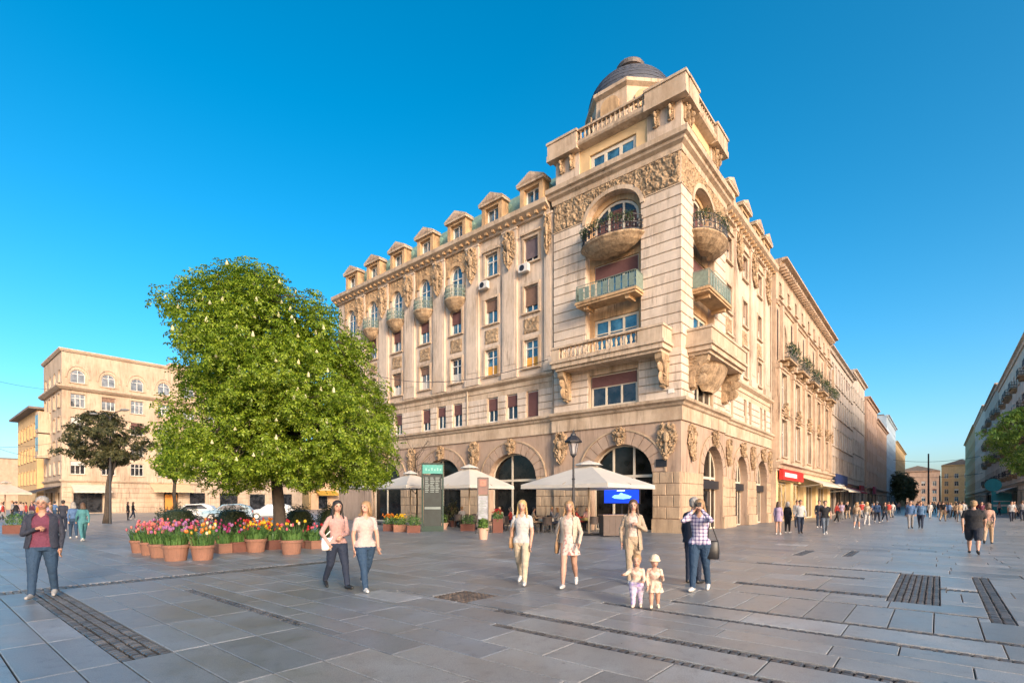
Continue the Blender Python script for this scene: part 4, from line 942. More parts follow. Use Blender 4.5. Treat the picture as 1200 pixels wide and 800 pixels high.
MB().box(-.85,.85,0,.1,.05,2.9).build('door', mat('orange_door',(.55,.22,.035),.5,.15,3), lb, f.p(13.6,-.12,0), f.rz)
mb = MB(); mb.box(-1.2,1.2,0,1.5,8.4,8.8)
for z in (8.8,12.2): mb.box(-1.2,1.2,0,1.4,z,z+3.2)
bw = fs_.put('bay_window', mb.mesh('bay_window', LBM), 9.5, 0)
for z in (9.4,12.8):
    for x in (-.6,.6): MB().box(x-.45,x+.45,1.401,1.43,z,z+2.1).build('pane', GL_D, bw)
awning(lb, fs_, .5, 13.5, 4.0, .9, 2.6, mat('dark_canvas',(.05,.04,.04),.8,.1,2))
# ochre house beyond it, filler houses behind the tree
yb = thing('ochre_house', 'tall ochre house with wide eaves at the far left, behind the beige house', 'building', (-75.3,82.3,0), GANG); f = Fac('L', yb)
f.off = .8
rows_facade(yb, f, 0, 20, 0, 16.4, [dict(z0=4.6+i*3.8,z1=6.8+i*3.8,w=1.4,p=3.4,s=1) for i in range(3)], HY, .3, WHITEF, HY); body(yb, .3, 10, .02, 19.9, 16.3, HY); MB().box(-1.9,11,-.9,21,16.4,16.75).build('roof', ROOFG, yb); MB().box(-.8,10,-.06,0,0,16.3).build('side_wall', HY, yb)
zb = thing('orange_house', 'pale orange house glimpsed behind the big tree trunk', 'building', (-44,112,0), GANG); f = Fac('R', zb)
rows_facade(zb, f, 0, 36, 0, 15, [dict(z0=4.8+i*3.6,z1=6.8+i*3.6,w=1.5,p=3.4) for i in range(3)], mat('pale_orange',(.62,.40,.24),.85,.1,1), .3, WHITEF, None, [(3+i*5.,2.4,.1,3.1) for i in range(7)]); body(zb, .02, 35.9, .8, 10, 15, HO, ROOFG); awning(zb, f, 1., 6., 4.2, .9, 1.8, mat('yellow_canvas',(.62,.36,.05),.8,.08,2,trans=.2))
zc = thing('far_left_house', 'low hazy brown house at the left edge behind the parasols', 'building', (-118,112,0), GANG); f = Fac('L', zc)
rows_facade(zc, f, 0, 30, 0, 11.5, [dict(z0=4.6+i*3.6,z1=6.6+i*3.6,w=1.5,p=3.4) for i in range(2)], HP, .3, WHITEF, None, [(3+i*5.,2.4,.1,3.1) for i in range(5)], big=False); body(zc, .8, 10, .02, 29.9, 11.4, HP, ROOFG)
# ------------------------------------------------------------ trees and plants
BARK = mat('bark', (.055,.042,.032), .9, .3, 5, .6, 18)
def leaf_mat(name, c1, c2, trans=.35):
    m, t, n, b = nodes_of(name); L = t.links.new
    g = n.new('ShaderNodeNewGeometry'); mx = n.new('ShaderNodeMix'); mx.data_type = 'RGBA'; L(g.outputs['Random Per Island'], mx.inputs['Factor']); mx.inputs['A'].default_value = (*c1,1); mx.inputs['B'].default_value = (*c2,1)
    L(mx.outputs['Result'], b.inputs['Base Color']); b.inputs['Roughness'].default_value = .5
    tr = n.new('ShaderNodeBsdfTranslucent'); L(mx.outputs['Result'], tr.inputs['Color']); ms = n.new('ShaderNodeMixShader'); ms.inputs[0].default_value = trans
    L(b.outputs[0], ms.inputs[1]); L(tr.outputs[0], ms.inputs[2]); L(ms.outputs[0], n['Material Output'].inputs['Surface']); return m
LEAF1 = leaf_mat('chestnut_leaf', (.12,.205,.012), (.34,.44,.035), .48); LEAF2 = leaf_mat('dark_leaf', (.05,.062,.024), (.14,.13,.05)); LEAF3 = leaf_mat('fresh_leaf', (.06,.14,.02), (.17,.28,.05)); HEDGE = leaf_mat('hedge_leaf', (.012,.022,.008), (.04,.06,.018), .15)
BLOSS = mat('blossom', (.70,.66,.40), .7, .1, 8, trans=.3)
def rosettes(pos, out, rng, k, ln, wd, droop=.35):
    """k leaflets spreading from each point, as on a chestnut"""
    n = len(pos); up = out*.55+np.array([0,0,.55])+rng.normal(0,.35,(n,3)); up /= np.linalg.norm(up,axis=1)[:,None]
    a = np.cross(up, rng.normal(0,1,(n,3))); a /= np.linalg.norm(a,axis=1)[:,None]; b = np.cross(up, a); VV = []
    sc = rng.uniform(.7,1.25,(n,1))
    for i in range(k):
        q = 2*math.pi*i/k+.3; d = a*math.cos(q)+b*math.sin(q); side = np.cross(d, up)
        tip = pos+d*ln*sc-up*ln*droop*sc; mid = pos+d*ln*.6*sc+up*ln*.05*sc
        VV.append(np.stack([pos+d*.015, mid+side*wd*.5*sc, tip, mid-side*wd*.5*sc], 1))
    V = np.stack(VV,1).reshape(-1,3); return V, np.arange(len(V)).reshape(-1,4)
def tree(name, label, loc, profile, n_clump, per, ln, wd, lmat, seed, trunk_r, trunk_h, k=5, blossoms=0, clump=(.5,.85), lean=(0,0), flat=.75, stems=1, group=None, hollow=.45):
    """profile: list of (z, x offset, half width) from bottom to top"""
    rng = np.random.default_rng(seed); rd = random.Random(seed)
    root = thing(name, label, 'tree', loc, 0, group)
    zs = [p[0] for p in profile]; cs = []
    tries = 0; area = [max(.02, p[2]) for p in profile]
    while len(cs) < n_clump and tries < n_clump*60:
        tries += 1; z = rd.uniform(zs[0], zs[-1]); xo = np.interp(z, zs, [p[1] for p in profile]); hw = np.interp(z, zs, area)
        if rd.random() > hw/max(area): continue
        a = rd.uniform(0, 2*math.pi); r = math.sqrt(rd.uniform(hollow**2, 1))*hw*(1+.10*math.sin(3*a+z*1.3+seed)); cr = rd.uniform(*clump)
        r = max(0, r-cr*.55)
        c = Vector((xo+r*math.cos(a), r*math.sin(a), z))
        if any((c-q).length < .42*(cr+qr)*.9 for q, qr in cs): continue
        cs.append((c, cr))
    P = []; O = []
    for c, cr in cs:
        n = int(per*(cr/clump[1])**2*rd.uniform(.7,1.2)); d = rng.normal(0,1,(n,3)); d /= np.linalg.norm(d,axis=1)[:,None]
        rr = cr*rng.uniform(.25,1.08,(n,1))**.6; P.append(np.array(c)+d*rr*np.array([1,1,flat])); O.append(d)
    P = np.concatenate(P); O = np.concatenate(O)
    cen = np.array([0,0,(zs[0]+zs[-1])/2]); O = O*.6+(P-cen)/np.linalg.norm(P-cen,axis=1)[:,None]*.6
    V, F = rosettes(P, O, rng, k, ln, wd); link('crown', npmesh('crown', V, F, lmat), root)
    mb = MB(); top = Vector((lean[0], lean[1], trunk_h))
    for q in range(stems):
        off = Vector((q*.5*trunk_r*3,0,0))
        pts = [off+Vector((lean[0]*w**1.5+.05*math.sin(w*7+q), lean[1]*w**1.5+.05*math.cos(w*5), trunk_h*w)) for w in [i/7 for i in range(8)]]
        mb.tube(pts, [trunk_r*(1.35 if i == 0 else 1-.35*i/7) for i in range(8)], 12)
    tr = mb.build('trunk', BARK, root, smooth=True)
    mb = MB(); order = sorted(cs, key=lambda q: -q[0].z); mains = []
    for i in range(7):
        a = i*2*math.pi/7+rd.uniform(-.3,.3); zz = trunk_h+(zs[-1]-trunk_h)*rd.uniform(.35,.75); hw = np.interp(zz, zs, area)*.55
        e = Vector((np.interp(zz, zs, [p[1] for p in profile])+hw*math.cos(a), hw*math.sin(a), zz)); s0 = top*rd.uniform(.8,1.0)
        md = s0.lerp(e,.5)+Vector((0,0,.12*(e-s0).length)); pts = [s0, s0.lerp(md,.5), md, md.lerp(e,.6), e]
        mb.tube(pts, [trunk_r*.55, trunk_r*.42, trunk_r*.3, trunk_r*.2, trunk_r*.1], 7); mains.append(pts)
    nodes_ = [p for m_ in mains for p in m_[1:]]+[top]
    for c, cr in cs:
        s0 = min(nodes_, key=lambda p: (p-c).length+(2 if p.z > c.z+.5 else 0)); md = s0.lerp(c,.5)+Vector((rd.uniform(-.2,.2),rd.uniform(-.2,.2),.1*(c-s0).length))
        mb.tube([s0, md, c], [trunk_r*.14, trunk_r*.09, trunk_r*.03], 5)
    mb.build('limb', BARK, root, smooth=True)
    if blossoms:
        mb = MB(); idx = rng.choice(len(P), blossoms*3, replace=False); cnt = 0
        for i in idx:
            p = P[i]; hw = np.interp(p[2], zs, area); xo = np.interp(p[2], zs, [q[1] for q in profile])
            if math.hypot(p[0]-xo, p[1]) < .6*hw or p[2] > zs[-1]-.9 or abs(p[0]-xo) > .85*hw or cnt >= blossoms: continue
            cnt += 1; h = rd.uniform(.11,.19); tl = Vector((rd.uniform(-.2,.2),rd.uniform(-.2,.2),1))
            mb.lathe([(.0,0),(.036,.02),(.042,h*.3),(.03,h*.65),(.012,h),(0,h*1.02)], 7, Vector(p)+tl*.05, 0, 6.2831853, 0, 1, 1, lambda a, z_: 1+.3*math.sin(a*5+z_*60))
        link('blossoms', mb.mesh('blossoms', BLOSS), root)['kind'] = 'stuff'
    return root
sc_ = 19.04/600
def prof(px0, rows_, d): return [(CAMH+(588-y)/600*d, (c-px0)/600*d, w/600*d) for y, c, w in rows_]
T0 = ground(326,640)
tree('chestnut_tree', 'big round chestnut tree in flower standing among tulip pots on the square', (*T0,0), prof(326, [(566,344,106),(552,343,126),(525,342,133),(490,341,131),(455,336,124),(420,322,114),(388,307,100),(358,299,82),(336,297,58),(320,298,28),(311,299,8)], T0[1]), 430, 150, .118, .055, LEAF1, 4, .24, 4.2, blossoms=260, hollow=.25, clump=(.42,.82))
T1 = ground(122,613)
tree('dark_leaved_tree', 'slender dark-leaved tree with forked trunk in front of the beige house', (*T1,0), prof(122, [(545,118,16),(535,118,40),(515,120,50),(500,120,44),(488,118,28),(482,116,10)], T1[1]), 66, 60, .19, .1, LEAF2, 9, .12, 5.0, clump=(.5,.8), lean=(.7,0), flat=.55, stems=2)
T2 = ground(205,607)
tree('street_tree', 'small tree left of the chestnut, its crown merging behind it', (*T2,0), prof(205, [(560,208,14),(545,206,26),(525,206,26),(505,206,12)], T2[1]), 34, 46, .25, .14, LEAF1, 12, .2, 4.0, clump=(.6,.9))
tree('plane_tree', 'light green tree reaching in from the right edge of the street', (33.6,31.6,0), [(3.6,-1.2,1.4),(4.6,-1.2,2.7),(5.6,-.9,3.2),(6.8,-.5,2.8),(7.8,0,1.6)], 95, 46, .2, .1, LEAF3, 15, .18, 4.4, clump=(.45,.75), flat=.5)
for k, (s_, t_, lb_) in enumerate(((150,-1.9,'dark green street tree standing farthest left in the far street'),(172,-2.6,'dark green street tree in the middle of the far street trees'),(196,-3.0,'dark green street tree closest to the golden building'))):
    tree('far_street_tree', lb_, st(s_,t_), [(2.6,0,1.2),(5,0,2.1),(8,0,2.0),(10.,0,.8)], 36, 24, .5, .3, LEAF2, 30+k, .2, 3., clump=(.9,1.4), group='far street trees')
def bare_tree():
    rd = random.Random(5); x, y = ground(488,616); root = thing('bare_sapling', 'thin leafless tree between the chestnut and the palace wall', 'tree', (x,y,0)); mb = MB()
    mb.tube([(0,0,0),(.05,0,1.6),(.0,.05,3.4),(-.1,0,5.)], [.07,.06,.045,.03], 7); mb.build('trunk', BARK, root)
    mb = MB()
    for i in range(22):
        z = rd.uniform(2.2,5.); a = rd.uniform(0,6.3); l = rd.uniform(.8,2.); p = Vector((-.02*z,0,z)); d = Vector((math.cos(a),math.sin(a)*.6,rd.uniform(.5,1.3))).normalized()
        q = p+d*l; mb.tube([p, p.lerp(q,.5)+Vector((0,0,-.08)), q], [.022,.015,.006], 5)
        for _ in range(3):
            u = rd.uniform(.4,.95); s0 = p.lerp(q,u); mb.tube([s0, s0+Vector((rd.uniform(-.5,.5),rd.uniform(-.4,.4),rd.uniform(.1,.6)))], [.009,.004], 4)
    mb.build('branch', BARK, root)
bare_tree()
# clipped shrubs behind the pots
for px, py, w, h, lab in ((209,631,24,22,'clipped dark green shrub, leftmost of the four behind the tulips'),(273,633,23,24,'clipped dark green shrub in front of the blue car'),(350,632,19,20,'clipped dark green shrub just right of the chestnut trunk'),(386,634,13,17,'clipped dark green shrub beside the walking women')):
    x, y = ground(px, py); sc = y/600; o = thing('clipped_shrub', lab, 'shrub', (x,y,0), 0, 'clipped shrubs behind the tulip pots')
    rx, rz = w*sc*1.05, .78
    link('foliage', plant_mesh('foliage',round(rx,2),round(rx*.95,2),rz,5200,.075,HEDGE,px,rz*.98), o); MB().tube([(0,0,0),(0,0,.6)],.06,7).build('stem', BARK, o)
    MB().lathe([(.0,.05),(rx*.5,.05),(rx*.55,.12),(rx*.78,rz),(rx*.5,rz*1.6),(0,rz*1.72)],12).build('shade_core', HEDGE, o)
# ------------------------------------------------------------ tulip pots
TERRA = mat('terracotta', (.22,.105,.068), .85, .16, 4, .3, 20, (.22,.12,.08), .5, 2.); TERD = mat('dark_terracotta', (.13,.05,.035), .85, .16, 4, .3, 20); SOIL = mat('soil', (.03,.022,.016), .95, .3, 10)
TUL_LEAF = leaf_mat('tulip_leaf', (.05,.13,.03), (.13,.24,.06), .3)
FLOW = {k: mat('tulip_'+k, c, .5, .12, 20, trans=.25) for k, c in dict(pink=(.50,.10,.14), salmon=(.55,.17,.12), lilac=(.33,.13,.28), magenta=(.24,.015,.08), yellow=(.66,.40,.015), orange=(.60,.17,.01), red=(.36,.01,.015), cream=(.60,.52,.32)).items()}
def tulip_pot(px, py, kind, size, cols, label, nfl=26, lf=150, dark=False, hgt=.55):
    rd = random.Random(px*7+py); x, y = ground(px, py); y += size/2; m = TERD if dark else TERRA
    o = thing('flower_pot', label, 'flower pot', (x*(y/(y-size/2)),y,0), rd.uniform(0,1) if kind == 'round' else GANG, 'tulip pots under the chestnut'); h = .42*size/.62
    r = size/2
    if kind == 'round': MB().lathe([(0,.0),(r*.78,.0),(r*.80,.02),(r*.95,h*.8),(r*1.04,h*.81),(r*1.06,h),(r*.94,h),(r*.92,h*.86),(0,h*.86)],22).build('pot', m, o)
    else:
        mb = MB(); mb.box(-r,r,-r,r,0,h*.95); mb.box(-r-.02,r+.02,-r-.02,-r+.04,h*.85,h); mb.box(-r-.02,r+.02,r-.04,r+.02,h*.85,h); mb.box(-r-.02,-r+.04,-r+.04,r-.04,h*.85,h); mb.box(r-.04,r+.02,-r+.04,r-.04,h*.85,h); mb.build('pot', m, o)
    MB().lathe([(0,h*.90),(r*.93,h*.885)],14).build('soil', SOIL, o)
    mb = MB()
    for i in range(lf):
        a = rd.uniform(0,6.28); q = r*.85*math.sqrt(rd.random()); p = Vector((q*math.cos(a), q*math.sin(a), h*.86)); out = Vector((math.cos(a+rd.uniform(-.9,.9)), math.sin(a+rd.uniform(-.9,.9)), 0)); L_ = hgt*rd.uniform(.5,.95); w = rd.uniform(.014,.026); sd = out.cross(Vector((0,0,1)))*w
        p1 = p+out*L_*.15+Vector((0,0,L_*.6)); p2 = p+out*L_*rd.uniform(.3,.6)+Vector((0,0,L_*rd.uniform(.75,1)))
        mb.add([p-sd*.5,p+sd*.5,p1+sd,p1-sd,p2], [(0,1,2,3),(3,2,4)])
    mb.build('tulip_leaves', TUL_LEAF, o)['kind'] = 'stuff'
    mb = MB(); used = sorted(set(cols)); 
    for i in range(int(nfl*.72)):
        a = rd.uniform(0,6.28); q = r*1.05*math.sqrt(rd.random()); p = Vector((q*.8*math.cos(a), q*.8*math.sin(a), h*.86)); e = p+Vector((q*.5*math.cos(a)+rd.uniform(-.04,.04), q*.5*math.sin(a)+rd.uniform(-.04,.04), hgt*rd.uniform(.6,1.15)))
        mb.bar(p, e, .009, .009, 0); c = rd.choice(cols); mi = used.index(c)+1; s_ = rd.uniform(.8,1.2)
        mb.lathe([(.008,0),(.036*s_,.02),(.042*s_,.05),(.034*s_,.085),(.022*s_,.1)], 6, e, 0, 2*math.pi, mi)
    mb.build('tulips', [TUL_LEAF]+[FLOW[c] for c in used], o)['kind'] = 'stuff'
    return o
POTS = [(206,658,'round',.62,['lilac','lilac','pink'],'round terracotta pot of lilac tulips, nearest of the row',30,190),(237.5,657,'round',.58,['yellow','orange','orange','cream'],'round terracotta pot of orange and yellow tulips near the front',32,130),
 (188,654,'round',.56,['salmon','pink','lilac'],'round terracotta pot of pink tulips just left of the lilac one',30,130),(177,651,'round',.56,['pink','salmon'],'round terracotta pot of salmon tulips, second from the left end',30,130),(165,648,'round',.56,['magenta','pink','salmon'],'round terracotta pot of crimson and pink tulips at the left end',28,130),
 (262,648,'square',.42,['magenta','lilac','magenta'],'square terracotta box with sparse crimson tulips',16,110),(279,647,'square',.46,['magenta','lilac'],'dark square clay box beside the pale terracotta box',15,110),
 (300,647.5,'round',.60,['yellow','orange','red','yellow'],'round terracotta pot of yellow and red tulips left of the trunk',36,130),(320,644,'square',.46,['red','orange','yellow'],'dark square clay box in front of the chestnut trunk',20,110),
 (341.5,650,'round',.62,['pink','cream','red','yellow'],'round terracotta pot of tall-leaved pink and cream tulips right of the trunk',16,230),(357,642,'square',.36,['red','pink'],'small dark clay box behind the tall-leaved pot',8,80),(368,643,'square',.40,['red','pink'],'pale square terracotta box at the right end of the tulip row',10,110)]
for k, (px, py, kd, sz, cs_, lab, nf, lf) in enumerate(POTS): tulip_pot(px, py, kd, sz*1.08, cs_, lab, nf, lf, k in (6,8,10))
# second row that fills the bed behind the front pots
for k, (px, py, cs_, lab) in enumerate(((190,641,['pink','salmon','lilac'],'low pot of pink tulips behind the left end of the row'),(220,642,['lilac','pink','magenta'],'low pot of lilac tulips behind the orange ones'),(248,641,['magenta','orange'],'low pot of crimson tulips behind the square boxes'),(290,640,['red','magenta','orange'],'low pot of dark red tulips behind the yellow pot'),(312,639.5,['orange','yellow','red'],'low pot of orange tulips at the foot of the trunk'))): tulip_pot(px, py, 'round', .6, cs_, lab, 34, 150)
# ------------------------------------------------------------ pavement cafe
CANW = mat('parasol_canvas', (.60,.56,.50), .8, .06, 2, trans=.22)
def parasol(px, d, w, zedge, zapex, label, m=None, sq=True):
    x = (px-600)/600*d; o = thing('parasol', label, 'parasol', (x,d,0), GANG, 'cafe parasols'); h = w/2; mb = MB(); N = 10
    ring = []
    for z, k in ((zapex,.02),(zapex-.12,.16),(zapex-.10-.3*(zapex-zedge),.42),(zedge,1.0)): ring.append((k,z))
    C8 = [(1,1),(0,1.0),(-1,1),(-1,0),(-1,-1),(0,-1.0),(1,-1),(1,0)]; vs = []; fs = []
    for j, (k, z) in enumerate(ring):
        for i, (a, b) in enumerate(C8): vs.append((a*h*k*(1 if i % 2 == 0 else .98), b*h*k*(1 if i % 2 == 0 else .98), z-(.0 if i % 2 == 0 else .05*k)))
    for j in range(3):
        for i in range(8): fs.append((j*8+i, j*8+(i+1) % 8, (j+1)*8+(i+1) % 8, (j+1)*8+i))
    mb.add(vs, fs); mb.add([(a*h, b*h, zedge-(.0 if i % 2 == 0 else .05)) for i, (a, b) in enumerate(C8)]+[(a*h*1.005, b*h*1.005, zedge-.2) for a, b in C8], [(i,(i+1) % 8,8+(i+1) % 8,8+i) for i in range(8)])
    mb.build('canopy', m or CANW, o)
    mb = MB(); mb.lathe([(h*.30,zapex-.02),(h*.26,zapex+.05),(.05,zapex+.22),(0,zapex+.23)], 8); mb.build('vent_cap', m or CANW, o)
    MB().tube([(0,0,0),(0,0,zapex)],.045,10).build('pole', mat('pole_wood',(.35,.26,.17),.6), o); MB().box(-.4,.4,-.4,.4,0,.1).build('base', IRON, o)
    mb = MB()
    for a, b in C8: mb.bar((0,0,zapex-.25),(a*h*.96,b*h*.96,zedge-.01),.03)
    mb.build('rib', mat('pole_wood',(.35,.26,.17),.6), o)
    return o
parasol(550,31.5,3.9,2.65,3.75,'white square parasol over the cafe, between the green kiosk and the big arch'); parasol(690,25.5,4.8,2.5,3.5,'large white parasol behind the street lamp and the three women'); parasol(481,33.5,3.4,2.7,3.5,'white parasol partly hidden behind the green kiosk'); parasol(438,38,3.6,2.8,3.7,'white parasol farthest left at the cafe, beside the chestnut')
parasol(6,52,3.6,2.6,3.6,'beige parasol at the left edge of the square',mat('beige_canvas',(.52,.44,.34),.8)); 
# street lamp
def street_lamp():
    x, y = ground(672,633); o = thing('street_lamp', 'black cast-iron street lamp with glass lantern in front of the parasol', 'street lamp', (x,y,0))
    MB().lathe([(.22,0),(.22,.12),(.15,.16),(.13,.7),(.16,.74),(.08,.86),(.06,1.0),(.05,2.6),(.075,2.64),(.045,2.7),(.04,3.55),(.07,3.6),(.1,3.66),(.03,3.7)],14).build('post', IRON, o, smooth=False)
    mb = MB()
    for k in range(6):
        a = k*math.pi/3; mb.bar((.12*math.cos(a),.12*math.sin(a),3.7),(.24*math.cos(a),.24*math.sin(a),4.22),.025)
    mb.lathe([(.13,3.66),(.13,3.72),(.0,3.73)],6); mb.lathe([(.36,4.2),(.37,4.27),(.22,4.44),(.12,4.5),(.1,4.58),(.04,4.62),(.05,4.68),(.0,4.78)],6); mb.build('lantern_frame', IRON, o)
    m, t, n, b = nodes_of('lantern_glass'); b.inputs['Base Color'].default_value = (.5,.48,.5,1); b.inputs['Roughness'].default_value = .15; b.inputs['Alpha'].default_value = .45
    MB().lathe([(.115,3.73),(.225,4.2)],6).build('lantern_glass', m, o); MB().lathe([(.0,3.74),(.04,3.76),(.06,3.95),(.0,4.05)],8).build('bulb', mat('bulb',(.7,.68,.6),.3), o)
street_lamp()
# kiosk totem and poster stand
def kiosk():
    d = 29.; x = (507-600)/600*d; o = thing('kiosk_totem', 'tall dark green information totem with turquoise header outside the cafe', 'totem', (x,d,0), R_(8)); DG = mat('dark_green_metal',(.006,.028,.02),.6,.2,3)
    mb = MB(); mb.box(-.62,-.52,-.12,.12,0,3.85); mb.box(.52,.62,-.12,.12,0,3.85); mb.box(-.52,.52,-.10,.10,3.78,3.86); mb.box(-.52,.52,-.12,.12,0,.3); mb.build('frame', DG, o)
    MB().box(-.56,.56,-.16,.1,3.25,3.75).build('header', mat('turquoise_header',(.03,.25,.22),.4,.25,9), o); MB().box(-.5,.5,-.06,.04,.3,3.2).build('board', mat('dark_board',(.014,.022,.022),.6,.3,3), o)
    mb = MB()
    for i in range(9):
        for j in range(3): mb.box(-.42+j*.29,-.42+j*.29+random.uniform(.16,.25),-.066,-.061,2.2+i*.1,2.2+i*.1+.05)
    mb.box(-.45,.45,-.066,-.061,1.25,1.38); mb.build('notice', mat('pale_print',(.15,.19,.19),.4), o)
    for i in range(6): MB().box(-.4+i*.16,-.32+i*.16,-.165,-.161,3.42,3.42+random.uniform(.08,.2)).build('header_mark', mat('header_print',(.16,.38,.35),.4), o)
kiosk()
def poster_stand():
    d = 27.; x = (566-600)/600*d; o = thing('poster_stand', 'narrow black menu stand with two posters beside a plant pot', 'sign', (x,d,0), R_(10))
    mb = MB(); mb.box(-.3,-.25,-.03,.03,0,2.95); mb.box(.25,.3,-.03,.03,0,2.95); mb.box(-.25,.25,-.03,.03,2.9,2.96); mb.box(-.4,.4,-.25,.25,0,.05); mb.build('frame', IRON, o)
    MB().box(-.25,.25,-.02,.02,2.05,2.9).build('upper_poster', mat('red_poster',(.10,.035,.03),.4,.6,3), o); MB().box(-.25,.25,-.02,.02,.75,1.98).build('lower_poster', mat('grey_poster',(.20,.22,.26),.4,.5,3), o)
    MB().box(-.16,.16,-.026,-.021,2.5,2.8).build('poster_picture', mat('poster_picture',(.32,.08,.05),.4,.5,6), o); mb = MB()
    for i in range(7): mb.box(-.2,.2-random.uniform(0,.2),-.026,-.021,.9+i*.13,.95+i*.13)
    mb.build('poster_print', mat('pale_print',(.15,.19,.19),.4), o)
poster_stand()
# television inside the arch, counter in front of it
p = Vector((4.95*.0,0,0))
d = 27.6; x = (728-600)/600*d; tv = thing('television', 'large blue television screen showing a white green emblem under the arch', 'screen', (x,d,1.55), math.atan2(LD.y, LD.x)+math.pi)
SCR = mat('blue_screen', (.005,.02,.25), .3, .1, 2, emit=(.01,.06,.75), emits=.75); MB().box(-1.08,1.08,-.0,.06,0,1.16).build('case', IRON, tv); MB().box(-1.03,1.03,-.012,-.001,.05,1.11).build('screen', SCR, tv)
mb = MB(); mb.prism([(-.55,.38),(-.4,.3),(.1,.26),(.5,.3),(.62,.4),(.35,.5),(.12,.55),(.0,.62),(-.15,.5),(-.4,.48)],-.016,-.0125); mb.build('emblem', mat('screen_mint',(.3,.7,.6),.3,.4,8,emit=(.25,.75,.6),emits=.7), tv)
mb = MB()
for a, b in (((-.2,.92),(0,.78)),((0,.78),(.2,.92)),((-.12,1.02),(.14,1.02)),((-.25,.72),(.22,.72))): mb.bar((a[0],-.014,a[1]),(b[0],-.014,b[1]),.004,.06)
mb.build('emblem_mark', mat('screen_white',(.7,.8,.8),.3,emit=(.6,.8,.9),emits=.7), tv)
MB().box(-.05,.05,.06,.1,-1.5,.5).build('stand', IRON, tv)
x, y = ground(719,628); ct = thing('service_counter', 'brown waiter counter standing between the parasol and the corner pier', 'counter', (x,y,0), R_(12)); CB = mat('brown_panel',(.075,.05,.04),.6,.2,4)
MB().box(-.62,.62,-.25,.3,.05,1.0).build('body', CB, ct); MB().box(-.66,.66,-.29,.34,1.0,1.05).build('top', mat('counter_top',(.16,.1,.07),.4), ct)
for i in range(4): MB().box(-.6+i*.3,-.33+i*.3,-.262,-.25,.1,.95).build('panel', CB, ct)
# tables and chairs
RATT = mat('dark_rattan', (.06,.045,.04), .7, .3, 8); TCL = mat('yellow_cloth', (.52,.38,.13), .8, .15, 4); TWH = mat('pale_cloth', (.5,.46,.38), .8, .15, 4)
def cafe_table(x, y, label, m):
    o = thing('cafe_table', label, 'table', (x,y,0), random.uniform(0,1), 'cafe tables')
    MB().lathe([(0,.72),(.38,.72),(.4,.73),(.4,.75),(0,.755)],18).build('tabletop', CB, o); MB().lathe([(.41,.757),(.42,.75),(.43,.6),(.41,.59)],18,wob=lambda a,z:1+.03*math.sin(7*a)).lathe([(0,.762),(.41,.757)],18).build('tablecloth', m, o)
    MB().lathe([(.2,0),(.2,.03),(.035,.06),(.035,.72)],12).build('pedestal', IRON, o)
def cafe_chair(x, y, rz, label):
    o = thing('cafe_chair', label, 'chair', (x,y,0), rz, 'rattan chairs at the cafe')
    MB().box(-.23,.23,-.23,.23,.42,.46).build('seat', RATT, o); mb = MB()
    for k in range(7): a = -1.2+2.4*k/6; b = -1.2+2.4*(k+1)/6
    P = [(.25*math.sin(-1.25+2.5*i/8), .02+.23*math.cos(-1.25+2.5*i/8)) for i in range(9)]
    for (a, b), (c, d) in zip(P, P[1:]): mb.add([(a,b,.46),(c,d,.46),(c*1.06,d*1.08,.86),(a*1.06,b*1.08,.86),(a*1.08,b*1.14,.46),(c*1.08,d*1.14,.46),(c*1.14,d*1.2,.86),(a*1.14,b*1.2,.86)], [(0,1,2,3),(7,6,5,4),(3,2,6,7)])
    mb.build('backrest', RATT, o)
    for a in (-1,1):
        for b in (-1,1): MB().bar((a*.2,b*.2,.42),(a*.23,b*.23,0),.03).build('leg', IRON, o)
rd = random.Random(3); tabs = []
spots = [(540,617),(562,619),(585,621),(612,622),(640,623),(690,622),(700,618),(660,620),(552,613.5),(576,614),(600,615),(626,616),(648,616.5),(676,617)]
where = ['beneath the left parasol','behind the poster stand','right of the poster stand','behind the woman in white top','between the two blonde women','left of the brown counter','under the large parasol by the counter','behind the woman in floral skirt','by the wall left of the poster stand','by the wall right of the poster stand','under the second arch','by the wall behind the white-topped woman','by the wall left of the lamp','by the wall right of the lamp']
for k, (px, py) in enumerate(spots):
    x, y = ground(px, py); cafe_table(x, y, 'round cafe table with %s cloth %s' % ('yellow' if k % 2 else 'pale', where[k]), TCL if k % 2 else TWH); tabs.append((x,y))
    for a, sd in ((rd.uniform(-.2,.5),'right'), (rd.uniform(2.7,3.4),'left'), (rd.uniform(4.3,5.1),'near'), (rd.uniform(1.4,1.8),'far')):
        if sd != 'far' or k % 2: cafe_chair(x+.7*math.cos(a), y+.7*math.sin(a), a-math.pi/2, 'dark rattan chair at the table %s, %s side' % (where[k], sd))
def planter(px, py, w, label, flower=None, dark=False, h=.4, ph=.35, pale=False):
    x, y = ground(px, py); y += .2; o = thing('planter_box', label, 'planter', (x,y,0), rd.uniform(-.1,.2), 'cafe planters'); m = TERD if dark else (mat('pale_terracotta',(.48,.30,.22),.85,.1,4) if pale else TERRA)
    if pale: MB().lathe([(0,0),(w*.4,0),(w*.5,h*.9),(w*.54,h*.92),(w*.54,h),(w*.46,h),(0,h*.9)],18).build('pot', m, o)
    else: MB().box(-w/2,w/2,-.2,.2,0,h).build('box', m, o); 
    link('foliage', plant_mesh('foliage',round(w*.55,2),.28,ph,520,.1,LEAF3 if not dark else TUL_LEAF,int(px),h+ph*.6,.2), o)
    if flower:
        mb = MB(); r2 = random.Random(px)
        for _ in range(60): mb.sph((r2.gauss(0,w*.22),r2.gauss(0,.1),h+ph*1.1+r2.uniform(-.05,.2)),.035,5,4)
        mb.build('flowers', FLOW[flower], o)['kind'] = 'stuff'
